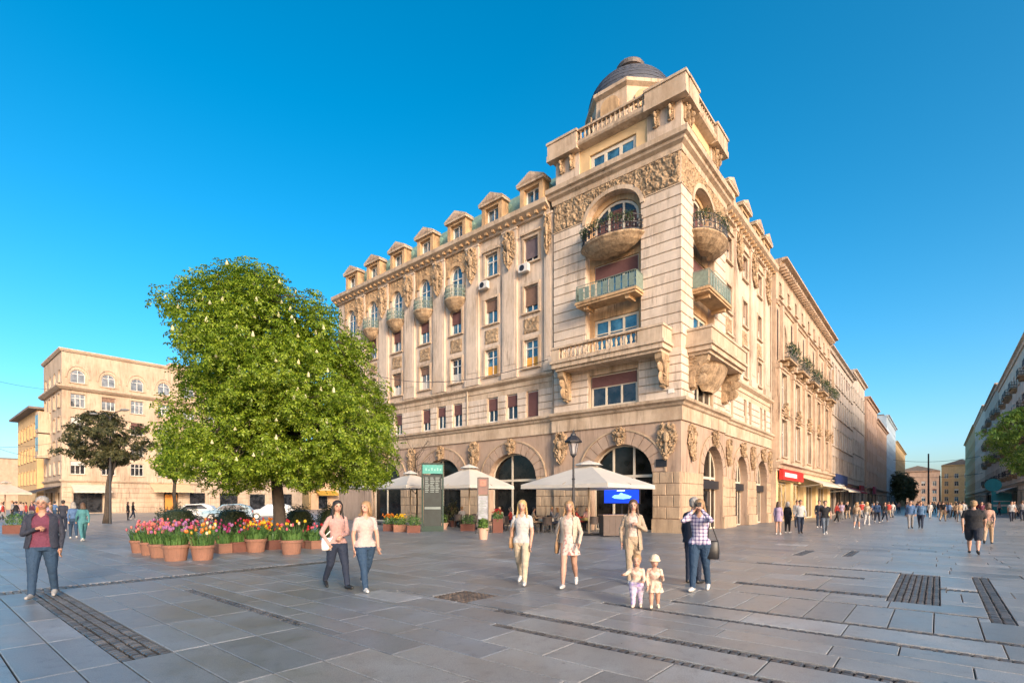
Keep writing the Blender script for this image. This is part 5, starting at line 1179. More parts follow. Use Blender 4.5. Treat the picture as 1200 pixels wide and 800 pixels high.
planter(468,623,.7,'terracotta box of yellow green plants left of the totem','yellow'); planter(484,624,.7,'terracotta box of green plants touching the totem on its left',None,True); planter(516,620,.9,'pale clay planter at the foot of the totem',None,pale=True)
planter(566,632,.46,'round pale pot with dark plant in front of the menu stand',None,pale=True,h=.5,ph=.28); planter(583,624,.55,'pot of red flowers beside the menu stand','red',True,h=.75,ph=.3); planter(548,622,.8,'low clay trough beneath the left parasol',None,True)
planter(40,626,1.3,'clay planter of bright green plants at the left edge behind the man',None,h=.45,ph=.42); planter(14,625,1.0,'dark clay planter at the far left edge',None,True,h=.45,ph=.4)
for px, py, hh, lab in ((531,617,1.5,'tall bushy potted plant right of the totem'),(523,616,1.1,'shorter bushy potted plant touching the totem'),(655,617,.8,'low potted shrub by the wall left of the lamp post'),(620,615,.9,'potted shrub in front of the dark second arch')):
    x, y = ground(px, py); o = thing('potted_shrub', lab, 'potted plant', (x,y,0), 0, 'potted shrubs at the cafe'); MB().lathe([(0,0),(.2,0),(.26,.4),(.22,.4),(0,.36)],16).build('pot', TERD, o); link('foliage', plant_mesh('foliage',.38,.38,hh*.5,700,.12,LEAF3 if hh < 1 else LEAF2,int(px),.4+hh*.45), o)
planter(455,622,.6,'dark clay box beside the chestnut edge with orange flowers','orange',True)
# parked cars beyond the bed
def car(px, py, rz, label, col, length=4.1):
    x, y = ground(px, py); o = thing('parked_car', label, 'car', (x,y,0), rz, 'cars parked across the square'); m = mat('car_paint_'+col[0], col[1], .25, .04, 2, ior=1.8); L_ = length/2; hw = .84
    prof_ = [(-L_,.35),(-L_,.72),(-L_+.1,.86),(-L_*.48,1.0),(-L_*.2,1.42),(L_*.5,1.5),(L_*.82,1.3),(L_*.97,.95),(L_,.6),(L_,.35)]
    mb = MB(); n = len(prof_); vs = []
    for yy, s_ in ((-hw,.0),(-hw*.98,.0),(hw*.98,.0),(hw,.0)): pass
    rings = [(-hw,.92),(-hw*.9,1.0),(0,1.03),(hw*.9,1.0),(hw,.92)]
    for yy, k in rings:
        for a, z in prof_: vs.append((a, yy*(1 if z < .95 else .82), .35+(z-.35)*k))
    fs = [(j*n+i,j*n+(i+1)%n,(j+1)*n+(i+1)%n,(j+1)*n+i) for j in range(4) for i in range(n)]+[tuple(range(n)),tuple(range(5*n-1,4*n-1,-1))]
    mb.add(vs, fs); bd = mb.build('body', m, o, smooth=False)
    for sgn in (-1,1): MB().add([(-L_*.38,sgn*.79,1.0),(-L_*.16,sgn*.72,1.36),(L_*.46,sgn*.72,1.42),(L_*.74,sgn*.79,1.02)],[(0,1,2,3)]).build('side_window', GL_D, o)
    MB().add([(-L_*.465,-.62,1.03),(-L_*.465,.62,1.03),(-L_*.22,.58,1.41),(-L_*.22,-.58,1.41)],[(0,1,2,3)]).build('windscreen', GL_B, o)
    for a in (-L_*.62,L_*.62):
        for sgn in (-1,1):
            w_ = MB().lathe([(0,-.1),(.31,-.1),(.31,.1),(0,.1)],18).build('wheel', IRON, o, (a,sgn*.78,.31)); w_.rotation_euler = (R_(90),0,0); MB().lathe([(0,.102),(.19,.102),(.2,-.102),(0,-.104)],12).build('rim', mat('rim',(.4,.4,.42),.3,metallic=.8), w_)
    for sgn in (-1,1):
        MB().sph((-L_+.06,sgn*.6,.74),(.06,.16,.08),8,6).build('headlight', mat('lamp_glass',(.7,.7,.68),.1), o); MB().box(L_-.03,L_+.02,sgn*.6-.14,sgn*.6+.14,.7,.9).build('tail_light', mat('tail_red',(.3,.01,.01),.3), o)
car(268,609,R_(20),'pale blue hatchback parked behind the clipped shrub in the middle',('blue',(.20,.32,.40))); car(318,608,R_(25),'silver car parked left of the chestnut trunk',('silver',(.42,.44,.46))); car(226,608,R_(15),'white car parked behind the leftmost shrub',('white',(.62,.62,.6)))
# poles and wires
def pole(s_, t_, h, label, r=.12):
    o = thing('street_pole', label, 'pole', st(s_,t_)); MB().tube([(0,0,0),(0,0,h)],[r,r*.7],10).build('shaft', IRON, o); MB().lathe([(r*2,0),(r*2,.4),(r,.5)],10).build('base', IRON, o)
pole(78,-9.2,9.3,'tall black pole in the middle of the far street',.14); pole(96,-10.6,6.5,'shorter dark pole just right of the tall black pole',.14)
def lamp2():
    o = thing('double_lamp', 'tall lamp with two flat heads above the dark-leaved tree', 'street lamp', (-30.6,39.0,0)); MB().tube([(0,0,0),(0,0,8.1)],[.09,.05],8).build('post', IRON, o); mb = MB(); mb.tube([(-1.2,0,8.35),(-.4,0,8.4),(0,0,8.0),(.4,0,8.5),(1.,0,8.65)],.03,6); mb.build('arm', IRON, o)
    for x_, z_ in ((-1.3,8.35),(1.1,8.66)): MB().sph((x_,0,z_),(.38,.18,.09),10,6).build('lamp_head', mat('lamp_grey',(.2,.2,.2),.4), o)
lamp2()
for k, (a, b, sag, lab) in enumerate((((-64,72.8,17.5),(-60,50,16.5),.8,'uppermost overhead cable left of the beige house'),((-64.6,73,10.2),(-62,48,8.5),1.2,'lower overhead cable in front of the ochre house'),((-72,80,9.),(-50,44,9.5),1.5,'lowest overhead cable crossing the left edge'),(tuple(st(8,.0,9.9)),(-34,39,8.6),1.6,'overhead cable running from the palace wall to the left'),(tuple(st(160,-.2,14)),tuple(st(160,-19,14)),1.,'upper cable spanning the far street'),(tuple(st(150,-.2,9)),tuple(st(150,-19,9)),.8,'lower cable spanning the far street'))):
    if k == 3: a = tuple(st(-.3,8.4,10.6)); b = tuple(st(-1.0,31.,14.2))
    a, b = Vector(a), Vector(b); mb = MB(); mb.tube([a.lerp(b,i/14)-Vector((0,0,sag*4*(i/14)*(1-i/14))) for i in range(15)], .022 if k < 4 else .05, 5); tag(mb.build('overhead_cable', IRON), lab, 'cable')
# ------------------------------------------------------------ people
PEND = []      # bodies whose surface is grown from their limbs once, at the end
CLOTH = {}
def cloth(name, c, rough=.85, var=.14): return mat('cloth_'+name, c, rough, var, 9, .5, 30, ccoord='obj')
SKIN = mat('skin', (.44,.25,.175), .55, .06, 12, ccoord='obj'); SKIN2 = mat('skin_tan', (.36,.19,.125), .55, .06, 12, ccoord='obj'); LIPS = mat('lips', (.38,.10,.09), .5); DARKE = mat('eye_dark', (.03,.022,.02), .4)
HAIRS = dict(black=mat('hair_black',(.018,.014,.012),.5,.3,30,.5,60), brown=mat('hair_brown',(.075,.04,.022),.5,.3,30,.5,60), blonde=mat('hair_blonde',(.42,.27,.11),.5,.25,30,.5,60), fair=mat('hair_fair',(.30,.18,.085),.5,.25,30,.5,60), grey=mat('hair_grey',(.26,.24,.22),.6,.25,30,.5,60))
def plaid():
    m, t, n, b = nodes_of('plaid_cloth'); L = t.links.new; tc = n.new('ShaderNodeTexCoord'); sp = n.new('ShaderNodeSeparateXYZ'); L(tc.outputs['Object'], sp.inputs[0]); fac = None
    def band(sock, f, th, ph=0.):
        a = n.new('ShaderNodeMath'); a.operation = 'MULTIPLY_ADD'; L(sock, a.inputs[0]); a.inputs[1].default_value = f; a.inputs[2].default_value = ph
        c = n.new('ShaderNodeMath'); c.operation = 'FRACT'; L(a.outputs[0], c.inputs[0]); d = n.new('ShaderNodeMath'); d.operation = 'LESS_THAN'; L(c.outputs[0], d.inputs[0]); d.inputs[1].default_value = th; return d.outputs[0]
    ad = n.new('ShaderNodeMath'); ad.operation = 'ADD'; L(band(sp.outputs[0], 15, .34), ad.inputs[0]); L(band(sp.outputs[2], 15, .34), ad.inputs[1])
    r = n.new('ShaderNodeValToRGB'); L(ad.outputs[0], r.inputs[0]); r.color_ramp.elements[0].color = (.55,.50,.56,1); r.color_ramp.elements[1].color = (.06,.06,.14,1); e = r.color_ramp.elements.new(.5); e.color = (.27,.22,.34,1)
    dv = n.new('ShaderNodeMath'); dv.operation = 'DIVIDE'; L(ad.outputs[0], dv.inputs[0]); dv.inputs[1].default_value = 2; L(dv.outputs[0], r.inputs[0]); L(r.outputs[0], b.inputs['Base Color']); b.inputs['Roughness'].default_value = .85; return m
def floral(name, base, spot):
    m, t, n, b = nodes_of(name); L = t.links.new; tc = n.new('ShaderNodeTexCoord'); v = n.new('ShaderNodeTexNoise'); v.inputs['Scale'].default_value = 20; v.inputs['Detail'].default_value = 1; L(tc.outputs['Object'], v.inputs['Vector']); r = n.new('ShaderNodeValToRGB'); r.color_ramp.elements[0].position = .56; r.color_ramp.elements[0].color = (*base,1); r.color_ramp.elements[1].position = .62; r.color_ramp.elements[1].color = (*spot,1); L(v.outputs['Fac'], r.inputs[0]); L(r.outputs[0], b.inputs['Base Color']); b.inputs['Roughness'].default_value = .85; return m
def capsule(mb, p0, r0, p1, r1, n=12):
    p0, p1 = Vector(p0), Vector(p1); d = p1-p0; L_ = d.length
    if L_ < 1e-5: d = Vector((0,0,1)); 
    d = d.normalized(); a = d.orthogonal().normalized(); b = d.cross(a); vs = []; rings = []
    for q in (-1.45,-1.1,-.6,0): rings.append((p0+d*r0*math.sin(q), r0*math.cos(q)))
    for q in (0,.6,1.1,1.45): rings.append((p1+d*r1*math.sin(q), r1*math.cos(q)))
    for c, r in rings:
        for i in range(n): t_ = 2*math.pi*i/n; vs.append(c+(a*math.cos(t_)+b*math.sin(t_))*r)
    m = len(rings); fs = [(j*n+i,j*n+(i+1)%n,(j+1)*n+(i+1)%n,(j+1)*n+i) for j in range(m-1) for i in range(n)]+[tuple(range(n-1,-1,-1)),tuple((m-1)*n+i for i in range(n))]
    mb.add(vs, fs)
def loft(mb, rings, n=20):
    """rings: (z, rx, ry, cx, cy)"""
    vs = []
    for z, rx, ry, cx, cy in rings:
        for i in range(n): t_ = 2*math.pi*i/n; vs.append((cx+rx*math.cos(t_), cy+ry*math.sin(t_), z))
    m = len(rings); mb.add(vs, [(j*n+i,j*n+(i+1)%n,(j+1)*n+(i+1)%n,(j+1)*n+i) for j in range(m-1) for i in range(n)]+[tuple(range(n-1,-1,-1)),tuple((m-1)*n+i for i in range(n))])
def remesh(obj, vox, it=3):
    m = obj.modifiers.new('r','REMESH'); m.mode = 'VOXEL'; m.voxel_size = vox; m.use_smooth_shade = True
    s_ = obj.modifiers.new('s','SMOOTH'); s_.factor = .5; s_.iterations = it
POSES = dict(
 walk=dict(lt=24,lk=10,rt=-16,rk=26,la=-20,le=14,ra=20,re=18), walk2=dict(lt=-14,lk=24,rt=22,rk=8,la=20,le=18,ra=-18,re=12), stand=dict(lt=3,lk=2,rt=-3,rk=2,la=2,le=10,ra=-2,re=12),
 stroll=dict(lt=14,lk=6,rt=-12,rk=16,la=-12,le=12,ra=10,re=20), sit=dict(lt=88,lk=88,rt=84,rk=84,la=30,le=60,ra=35,re=55), tod=dict(lt=12,lk=8,rt=-8,rk=12,la=10,le=30,ra=20,re=60))
def person(label, x, y, rz, H, pose, top, bottom, shoes=None, skin=None, hair='brown', hairlen=0, sleeve=1., legs=1., sex='f', fat=1., detail=1, group=None, over={}, skirt=None, coat=None, coatlen=.47, z=0., hat=None, headturn=0, child=False, fem_top=.56, name='person'):
    P = dict(POSES[pose]); P.update(over); skin = skin or SKIN; shoes = shoes or cloth('white_shoe',(.55,.53,.5),.6)
    rz -= math.atan2(x, y); root = thing(name, label, 'person', (x,y,z), rz, group)
    h = H; hs = 1.72 if child else 1.0; Z = (lambda a: .43+(a-.515)*.95) if child else (lambda a: a)       # head scale
    wd = (1.0 if sex == 'm' else .93)*fat*(1.12 if child else 1); caps = []; mb = MB()
    ck = 1.3 if child else 1.0
    def C(p0, r0, p1, r1, lab):
        r0 *= ck; r1 *= ck; capsule(mb, p0, r0, p1, r1, 12 if detail else 8); caps.append((Vector(p0), r0, Vector(p1), r1, lab))
    dirv = lambda a: Vector((0, -math.sin(R_(a)), -math.cos(R_(a))))
    hipz = Z(.515)*h; lk_ = .8 if child else 1.; feet = []
    for sg, ta, kn in ((-1,P['lt'],P['lk']),(1,P['rt'],P['rk'])):
        hip = Vector((sg*.052*h*wd, 0, hipz)); knee = hip+dirv(ta)*.242*h*lk_; ank = knee+dirv(ta-kn)*.235*h*lk_
        lo = .012 if legs >= .9 else 0.
        b1 = 2 if legs > 0 else 0
        if legs >= .9:
            C(hip,.062*h*fat,knee,.040*h+.004*fat,2); C(knee,.041*h,ank,.030*h,2)
        elif legs > 0:
            m_ = hip.lerp(knee,.9); C(hip,.064*h*fat,m_,.052*h*fat,2); C(m_,.036*h*fat,knee,.034*h,0); cf = knee.lerp(ank,.35); C(knee,.033*h,cf,.036*h,0); C(cf,.036*h,ank,.020*h,0)
        else:
            C(hip,.056*h*fat,knee,.034*h,0); cf = knee.lerp(ank,.35); C(knee,.032*h,cf,.035*h,0); C(cf,.035*h,ank,.019*h,0)
        pit = max(0, -(ta-kn))*.75 if pose != 'sit' else 0; fd = Vector((sg*.12, -math.cos(R_(pit)), -math.sin(R_(pit)))); fd.normalize(); dn = Vector((0, math.sin(R_(pit))*-.0, -1))
        heel = ank+dn*.022*h-fd*.018*h; toe = heel+fd*.115*h
        C(heel,.024*h,heel.lerp(toe,.55),.025*h,3); C(heel.lerp(toe,.5),.026*h,toe,.017*h,3); feet += [heel.z-.024*h, toe.z-.018*h]
    dz = -min(feet) if pose != 'sit' else 0
    lean = P.get('lean',0); ly = lambda z_: -math.tan(R_(lean))*max(0, z_-hipz)
    T = [(.462,.075,.062),(.50,.098*(1.02 if sex == 'f' else .96),.073),(.545,.095 if sex == 'f' else .088,.07),(.60,.076 if sex == 'f' else .086,.06),(.66,.082 if sex == 'f' else .092,.064),(.725,.094 if sex == 'f' else .103,.076 if sex == 'f' else .07),(.77,.094 if sex == 'f' else .106,.060),(.80,.076,.047),(.818,.052,.04),(.836,.036,.036)]
    if child: T = [(a,b*1.12,c*1.35) for a,b,c in T]
    if fat > 1.15: T = [(a,b*(1.0+(fat-1)*.6),c*(1+(fat-1)*1.6) if a < .75 else c*1.1) for a,b,c in T]
    TR_ = [(Z(a)*h, b*h*wd, c*h*(.95+.05*fat), 0, ly(a*h)+.004*h) for a,b,c in T]; loft(mb, TR_)
    sh = .092*h*wd*(1.0 if sex == 'f' else 1.1); hands = []; SL = 6 if coat else 1
    for sg, ar, el in ((-1,P['la'],P['le']),(1,P['ra'],P['re'])):
        ab = R_(P.get('lb' if sg < 0 else 'rb', 7+3*fat)); inw = R_(P.get('li' if sg < 0 else 'ri', 4)); s0 = Vector((sg*sh, ly(.8*h)+.004*h, Z(.79)*h)); C((sg*.02*h,ly(.82*h)+.008*h,Z(.822)*h),.020*h,s0+Vector((-sg*.012*h,0,.012*h)),.022*h,SL)
        tg = P.get('lh' if sg < 0 else 'rh')
        ud = dirv(ar)*math.cos(ab)+Vector((sg,0,0))*math.sin(ab); e0 = s0+ud*.168*h; fd = dirv(ar+el)*math.cos(inw)-Vector((sg,0,0))*math.sin(inw); w0 = e0+fd*.145*h
        if tg:
            W = Vector(tg)*h; dd = W-s0; D = min(dd.length,.30*h); dd.normalize(); a_ = (D*D+(.168*h)**2-(.145*h)**2)/(2*D); hh_ = math.sqrt(max(0,(.168*h)**2-a_*a_)); pol = Vector((sg*.8,.25,-1)); pol = (pol-dd*pol.dot(dd)).normalized(); e0 = s0+dd*a_+pol*hh_; w0 = s0+dd*D; fd = (w0-e0).normalized()
        up = .0275*h*(.96+.25*(fat-1)); q = min(1, sleeve*2)
        sp = s0.lerp(e0,max(.3,q)); C(s0,up+.003,sp,up*(.92 if q > .9 else 1.04)+.003,SL)
        if q < 1: C(sp,.026*h,e0,.024*h,0)
        if sleeve >= .9: C(e0,up*.92,w0,.019*h,SL)
        else: C(e0,.024*h,w0,.0155*h,0)
        # hand: palm, four fingers, thumb
        pr = fd; side = Vector((0,-1,0)) if abs(pr.y) < .7 else Vector((-sg,0,0)); side = (side-pr*side.dot(pr)).normalized(); nrm = pr.cross(side)*(sg); pc = w0+pr*.05*h; k = h/1.7
        if detail:
            C(w0+pr*.008,.017*h,w0+pr*.042*h+side*.008*h,.014*h,0); C(w0+pr*.012,.015*h,w0+pr*.042*h-side*.010*h,.014*h,0)
            for fi, (off, ln) in enumerate(((.0195,.040),(.0065,.046),(-.0065,.043),(-.0195,.033))):
                b0 = w0+pr*.052*h+side*off*h*1.05; b1 = b0+(pr*(.45 if tg else .9)+side*off*4+nrm*(-.8 if tg else -.18)).normalized()*ln*h*.55; b2 = b1+(pr*(-.4 if tg else .75)-nrm*(.9 if tg else .62)).normalized()*ln*h*.5
                C(b0-pr*.02*h,.0062*h,b1,.0056*h,0); C(b1,.0055*h,b2,.0048*h,0)
            t0 = w0+pr*.022*h+side*.018*h; t1 = t0+(pr*.6+side*.75-nrm*.2).normalized()*.026*h; C(t0,.0075*h,t1,.0062*h,0); C(t1,.0062*h,t1+(pr*.9+side*.15-nrm*.3).normalized()*.022*h,.005*h,0)
        else: C(w0,.016*h,w0+pr*.06*h,.018*h,0)
        hands.append(w0+pr*.075*h)
    ny = ly(.85*h); hc = Vector((0, ny-.012*h, (.93 if not child else .872)*h)); C((0,ny+.006*h,Z(.82)*h),.030*h,(0,ny-.004*h,(.875 if not child else .79)*h),.029*h,0)
    rot = Matrix.Rotation(R_(headturn),3,'Z'); RX, RY, RZ = .047*h*hs, .056*h*hs, .064*h*hs; HP_ = lambda a,b,c: hc+rot @ Vector((a*RX,b*RY,c*RZ))
    mb.sph(hc+Vector((0,0,.012*h*hs)),(RX,RY,RZ*.86),16,12,0,rot); mb.sph(HP_(0,-.14,-.42),(RX*.76,RY*.74,RZ*.56),14,10,0,rot)
    caps.append((HP_(0,.05,.25),RX,HP_(0,-.14,-.55),RX*.85,0))
    if detail:
        capsule(mb, HP_(0,-.93,.12), .0052*h, HP_(0,-1.10,-.22), .0095*h, 8); mb.sph(HP_(0,-.90,-.52),(.016*h,.008*h,.009*h),8,6,0,rot)
        for sg in (-1,1): mb.sph(HP_(sg*1.0,.08,-.05),(.007*h,.013*h,.022*h),8,6,0,rot)
    sole = [v for v in ()]
    body_ = mb.build('body', [skin, top, bottom, shoes, DARKE, LIPS, coat or top], root, (0,0,dz)); remesh(body_, (.0085 if not child else .0065) if detail else .022, 2 if detail else 1)
    info = dict(caps=caps, torso=TR_, waist=Z(fem_top)*h if sex == 'f' else .50*h, neck=Z(.822)*h, hc=hc, rot=rot, R=(RX,RY,RZ), detail=detail); PEND.append((body_, info))
    # hair
    if hair and not hat:
        hm = MB(); hm.sph(HP_(0,.12,.36),(RX*1.17,RY*1.07,RZ*.82),14,10,0,rot); hm.sph(HP_(0,.42,-.1),(RX*1.02,RY*.72,RZ*.8),12,9,0,rot)
        if hairlen > 0:
            hm.sph(HP_(0,.62,-.75),(RX*1.25,RY*.62,RZ*1.05),12,9,0,rot)
            for a in (-.75,-.4,0,.4,.75):
                e_ = HP_(a*1.15,.55+.25*(1-abs(a)),-.6); capsule(hm, HP_(a*.9,.35,.2), RX*.42, e_, RX*.42); capsule(hm, e_, RX*.40, Vector((a*RX*1.5, ny+.055*h, (.9-.14*hairlen)*h)), RX*.26)
            for sg in (-1,1): capsule(hm, HP_(sg*.98,-.15,.25), RX*.28, HP_(sg*1.12,.0,-.95), RX*.26); capsule(hm, HP_(sg*1.12,.0,-.95), RX*.27, Vector((sg*RX*1.35, ny-.035*h, (.9-.13*hairlen)*h)), RX*.2)
        ho = hm.build('hair', HAIRS[hair], root, (0,0,dz)); remesh(ho, .011 if detail else .022, 3); PEND.append((ho, None))
    if hat:
        hm = MB(); hm.sph(HP_(0,.08,.38),(RX*1.14,RY*1.10,RZ*.80),14,10,0,rot); hm.lathe([(RX*1.0,-.02),(RX*1.3,-.03),(RX*1.32,-.015),(RX*1.0,.02)],18,HP_(0,.02,.28)); hm.build('hat', hat, root, (0,0,dz), smooth=True)
    if skirt:
        m_, hem, flare = skirt; hm = MB(); rr = []
        for k in range(7):
            q = k/6; z_ = (Z(.615)-(Z(.615)-hem)*q)*h; rr.append((.079*h*wd*(1-q)+.115*h*flare*q, z_))
        hm.lathe(rr, 48, (0,0,0), 0, 2*math.pi, 0, 1.0, .88, lambda a, z_: 1+.075*math.sin(9*a+1)*max(0,(.60*h-z_)/(.2*h))); hm.lathe([(r_*.96,z_) for r_, z_ in reversed(rr)], 48, (0,0,0), 0, 2*math.pi, 0, 1.0, .88, lambda a, z_: 1+.075*math.sin(9*a+1)*max(0,(.60*h-z_)/(.2*h))); hm.build('skirt', m_, root, (0,0,dz), smooth=True)
    if coat:
        hm = MB(); n = 30; lv = [(.822,.060,.05),(.806,.098,.060),(.775,.112,.074),(.70,.108,.086),(.62,.100,.080),(.54,.112,.088),(coatlen,.122,.096)]
        for inset in (0,.010):
            vs = []
            for k, (z_,a_,b_) in enumerate(lv):
                gap = .5+.10*k/6
                for i in range(n+1):
                    t_ = -math.pi/2+gap+(2*math.pi-2*gap)*i/n; w_ = 1+.04*math.sin(5*t_+k)*(k/6); vs.append((a_*h*wd*(.98+.05*fat)*w_*math.cos(t_)*(1-inset*3), ly(z_*h)+.006*h+b_*h*fat*w_*math.sin(t_)*(1-inset*3), z_*h))
            hm.add(vs, [(j*(n+1)+i,j*(n+1)+i+1,(j+1)*(n+1)+i+1,(j+1)*(n+1)+i) for j in range(len(lv)-1) for i in range(n)])
        hm.build('jacket', coat, root, (0,0,dz), smooth=True)
    M_ = Matrix.Translation((x,y,z)) @ Matrix.Rotation(rz,4,'Z')
    info['hands'] = [M_ @ (v+Vector((0,0,dz))) for v in hands]; info['shoulder'] = [M_ @ Vector((sg*sh,ly(.8*h),.81*h+dz)) for sg in (-1,1)]; info['M'] = M_; info['dz'] = dz
    return info
def finish_people():
    dg = bpy.context.evaluated_depsgraph_get()
    out = [(o, i, bpy.data.meshes.new_from_object(o.evaluated_get(dg))) for o, i in PEND]
    for o, info, me in out:
        mats = [s_.material for s_ in o.material_slots]; old = o.data; o.modifiers.clear(); o.data = me
        if len(me.materials) != len(mats):
            me.materials.clear()
            for m_ in mats: me.materials.append(m_)
        bpy.data.meshes.remove(old); n = len(me.polygons)
        if not n: continue
        me.polygons.foreach_set('use_smooth', [True]*n)
        if info is None: me.polygons.foreach_set('material_index', [0]*n); continue
        c = np.empty(n*3, dtype=np.float32); me.polygons.foreach_get('center', c); c = c.reshape(-1,3); best = np.full(n, 1e9); lab = np.zeros(n, dtype=np.int32)
        for p0, r0, p1, r1, l in info['caps']:
            a = np.array(p0); d = np.array(p1)-a; t_ = np.clip(((c-a)@d)/max(1e-9,d@d),0,1); ds = np.linalg.norm(c-a-t_[:,None]*d,axis=1)-(r0+(r1-r0)*t_); k = ds < best; best[k] = ds[k]; lab[k] = l
        T = info['torso']; zz = np.array([t_[0] for t_ in T]); rx = np.interp(c[:,2],zz,[t_[1] for t_ in T]); ry = np.interp(c[:,2],zz,[t_[2] for t_ in T]); cy = np.interp(c[:,2],zz,[t_[4] for t_ in T])
        ds = (np.sqrt((c[:,0]/rx)**2+((c[:,1]-cy)/ry)**2)-1)*np.minimum(rx,ry); inside = (c[:,2] > zz[0]-.02) & (c[:,2] < zz[-1]+.004); k = inside & (ds-.006 < best); lab[k] = np.where(c[k,2] > info['waist'], 1, np.where(lab[k] == 0, 2, 2))
        lab[(lab == 2) & (c[:,2] > info['waist']) & (c[:,2] < info['waist']+.25)] = 1
        nk = (c[:,2] > info['neck']+.02*np.minimum(1,np.abs(c[:,0])/.06)) & (np.abs(c[:,0]) < .075); lab[nk & (lab == 1)] = 0
        vn = (np.abs(c[:,0]) < .045) & (c[:,1] < cy) & (c[:,2] > info['neck']-.055+np.abs(c[:,0])*.9) & (c[:,2] < info['neck']+.02) & inside; lab[vn & (lab == 1)] = 0
        if info['detail']:
            loc = (c-np.array(info['hc']))@np.array(info['rot']); RX, RY, RZ = info['R']; q = loc/np.array([RX,RY,RZ]); fr = q[:,1] < -.45
            eye = fr & (np.abs(np.abs(q[:,0])-.42) < .17) & (np.abs(q[:,2]-.02) < .06); brow = fr & (np.abs(np.abs(q[:,0])-.42) < .22) & (np.abs(q[:,2]-.22) < .035); mo = fr & (np.abs(q[:,0]) < .30) & (np.abs(q[:,2]+.52) < .05)
            hd = c[:,2] > info['neck']; lab[(eye | brow) & hd] = 4; lab[mo & hd] = 5
        me.polygons.foreach_set('material_index', lab)
        if info['detail']:      # folds of the cloth
            nv = len(me.vertices); lv = np.zeros(nv, dtype=bool); ls = np.empty(len(me.loops), dtype=np.int32); me.loops.foreach_get('vertex_index', ls)
            lt = np.empty(n, dtype=np.int32); me.polygons.foreach_get('loop_total', lt); pl = np.repeat(lab, lt); lv[ls[(pl == 1) | (pl == 2) | (pl == 6)]] = True; lv[ls[(pl == 0) | (pl >= 3) & (pl < 6)]] = False
            co = np.empty(nv*3, dtype=np.float32); me.vertices.foreach_get('co', co); co = co.reshape(-1,3); no = np.empty(nv*3, dtype=np.float32); me.vertices.foreach_get('normal', no); no = no.reshape(-1,3)
            ii = np.nonzero(lv)[0]; w = np.array([.0055*noise.noise((p[0]*11,p[1]*11,p[2]*19+p[0]*8))+.003*noise.noise((p[0]*34,p[1]*34,p[2]*34)) for p in co[ii].tolist()], dtype=np.float32)
            co[ii] += no[ii]*w[:,None]; me.vertices.foreach_set('co', co.ravel()); me.update()
def at(px, py): return ground(px, py)
JEAN = cloth('denim',(.017,.044,.088)); DJEAN = cloth('dark_denim',(.012,.02,.042)); PINK = cloth('dusty_pink',(.40,.235,.21)); PALEP = cloth('pale_pink',(.43,.33,.30)); WHITE = cloth('white',(.42,.405,.39)); BEIGE = cloth('beige',(.36,.27,.185)); CREAMC = cloth('cream',(.43,.35,.25)); BLK = cloth('black',(.012,.012,.015)); NAVYC = cloth('navy',(.02,.024,.04)); MAROON = cloth('maroon',(.11,.025,.05)); GREYC = cloth('grey',(.22,.21,.21)); TEALC = cloth('teal',(.05,.17,.19)); LILAC = cloth('lilac',(.30,.23,.33)); BLUEC = cloth('blue',(.06,.12,.24)); TAN = cloth('tan',(.36,.25,.16)); REDC = cloth('red',(.35,.04,.03)); ORGC = cloth('orange',(.65,.18,.02))
BSH = cloth('black_shoe',(.015,.014,.014),.4); FLOR = floral('floral_cloth',(.52,.44,.38),(.38,.17,.15)); FLOR2 = floral('speckled_cloth',(.50,.42,.36),(.42,.29,.26)); PLAID = plaid(); LILF = floral('lilac_print',(.46,.40,.50),(.33,.24,.48)); CREAMD = floral('cream_print',(.55,.44,.34),(.47,.28,.21))
BAGB = mat('black_leather',(.014,.013,.014),.45,.2,6); BAGT = mat('tan_leather',(.24,.14,.07),.5,.2,6); BAGW = mat('white_leather',(.6,.57,.54),.45,.1,6)
def bag(label, p, w, hh, dd, m, strap_to=None, rz=0.):
    o = thing('shoulder_bag', label, 'bag', (p[0],p[1],p[2]), rz); mb = MB(); loft(mb, [(0,w*.40,dd*.3,0,0),(.02,w*.48,dd*.46,0,0),(hh*.5,w*.5,dd*.5,0,0),(hh*.92,w*.44,dd*.3,0,0),(hh,w*.40,dd*.18,0,0)], 16); mb.build('pouch', m, o, smooth=True)
    if strap_to is not None:
        e = Matrix.Rotation(-rz,4,'Z') @ (Vector(strap_to)-Vector(p)); mb = MB(); mb.tube([(-w*.36,0,hh*.95),Vector((-w*.30,0,hh)).lerp(e,.5),e,Vector((w*.3,0,hh)).lerp(e,.5),(w*.36,0,hh*.95)],.010,6); mb.build('strap', m, o)
    return o
# --- the foreground walkers
x, y = at(50,700); pm = person('man in navy jacket over maroon shirt and blue jeans walking at the left', x, y, R_(-14), 1.74, 'walk', MAROON, JEAN, cloth('grey_shoe',(.3,.29,.28),.6), SKIN2, 'grey', 0, 1., 1., 'm', 1.16, over=dict(lh=(-.02,-.115,.68),ra=-4,re=12,lt=14,lk=6,rt=-10,rk=14), coat=NAVYC, coatlen=.49, headturn=0)
sl = MB()
x, y = at(395,689); p1 = person('dark-haired woman in dusty pink long-sleeved top and dark jeans, left of the strolling pair', x, y, R_(24), 1.70, 'walk2', PINK, DJEAN, BSH, SKIN, 'black', .75, 1., 1., 'f', 1.08, over=dict(rh=(.0,-.10,.60),lh=(-.11,-.03,.52)), headturn=-8, fem_top=.52)
q = p1['M'] @ Vector((-.20,-.02,.74)); bag('white handbag hanging at the pink-topped woman\'s hip', q, .22, .24, .08, BAGW, p1['shoulder'][1]+Vector((0,0,.02)), R_(24))
x, y = at(428,691); p2 = person('fair-haired woman in pale pink t-shirt and blue jeans looking sideways', x, y, R_(20), 1.70, 'walk', PALEP, JEAN, None, SKIN, 'fair', .45, .3, 1., 'f', 1.12, over=dict(la=-8,ra=8), headturn=-52, fem_top=.50)
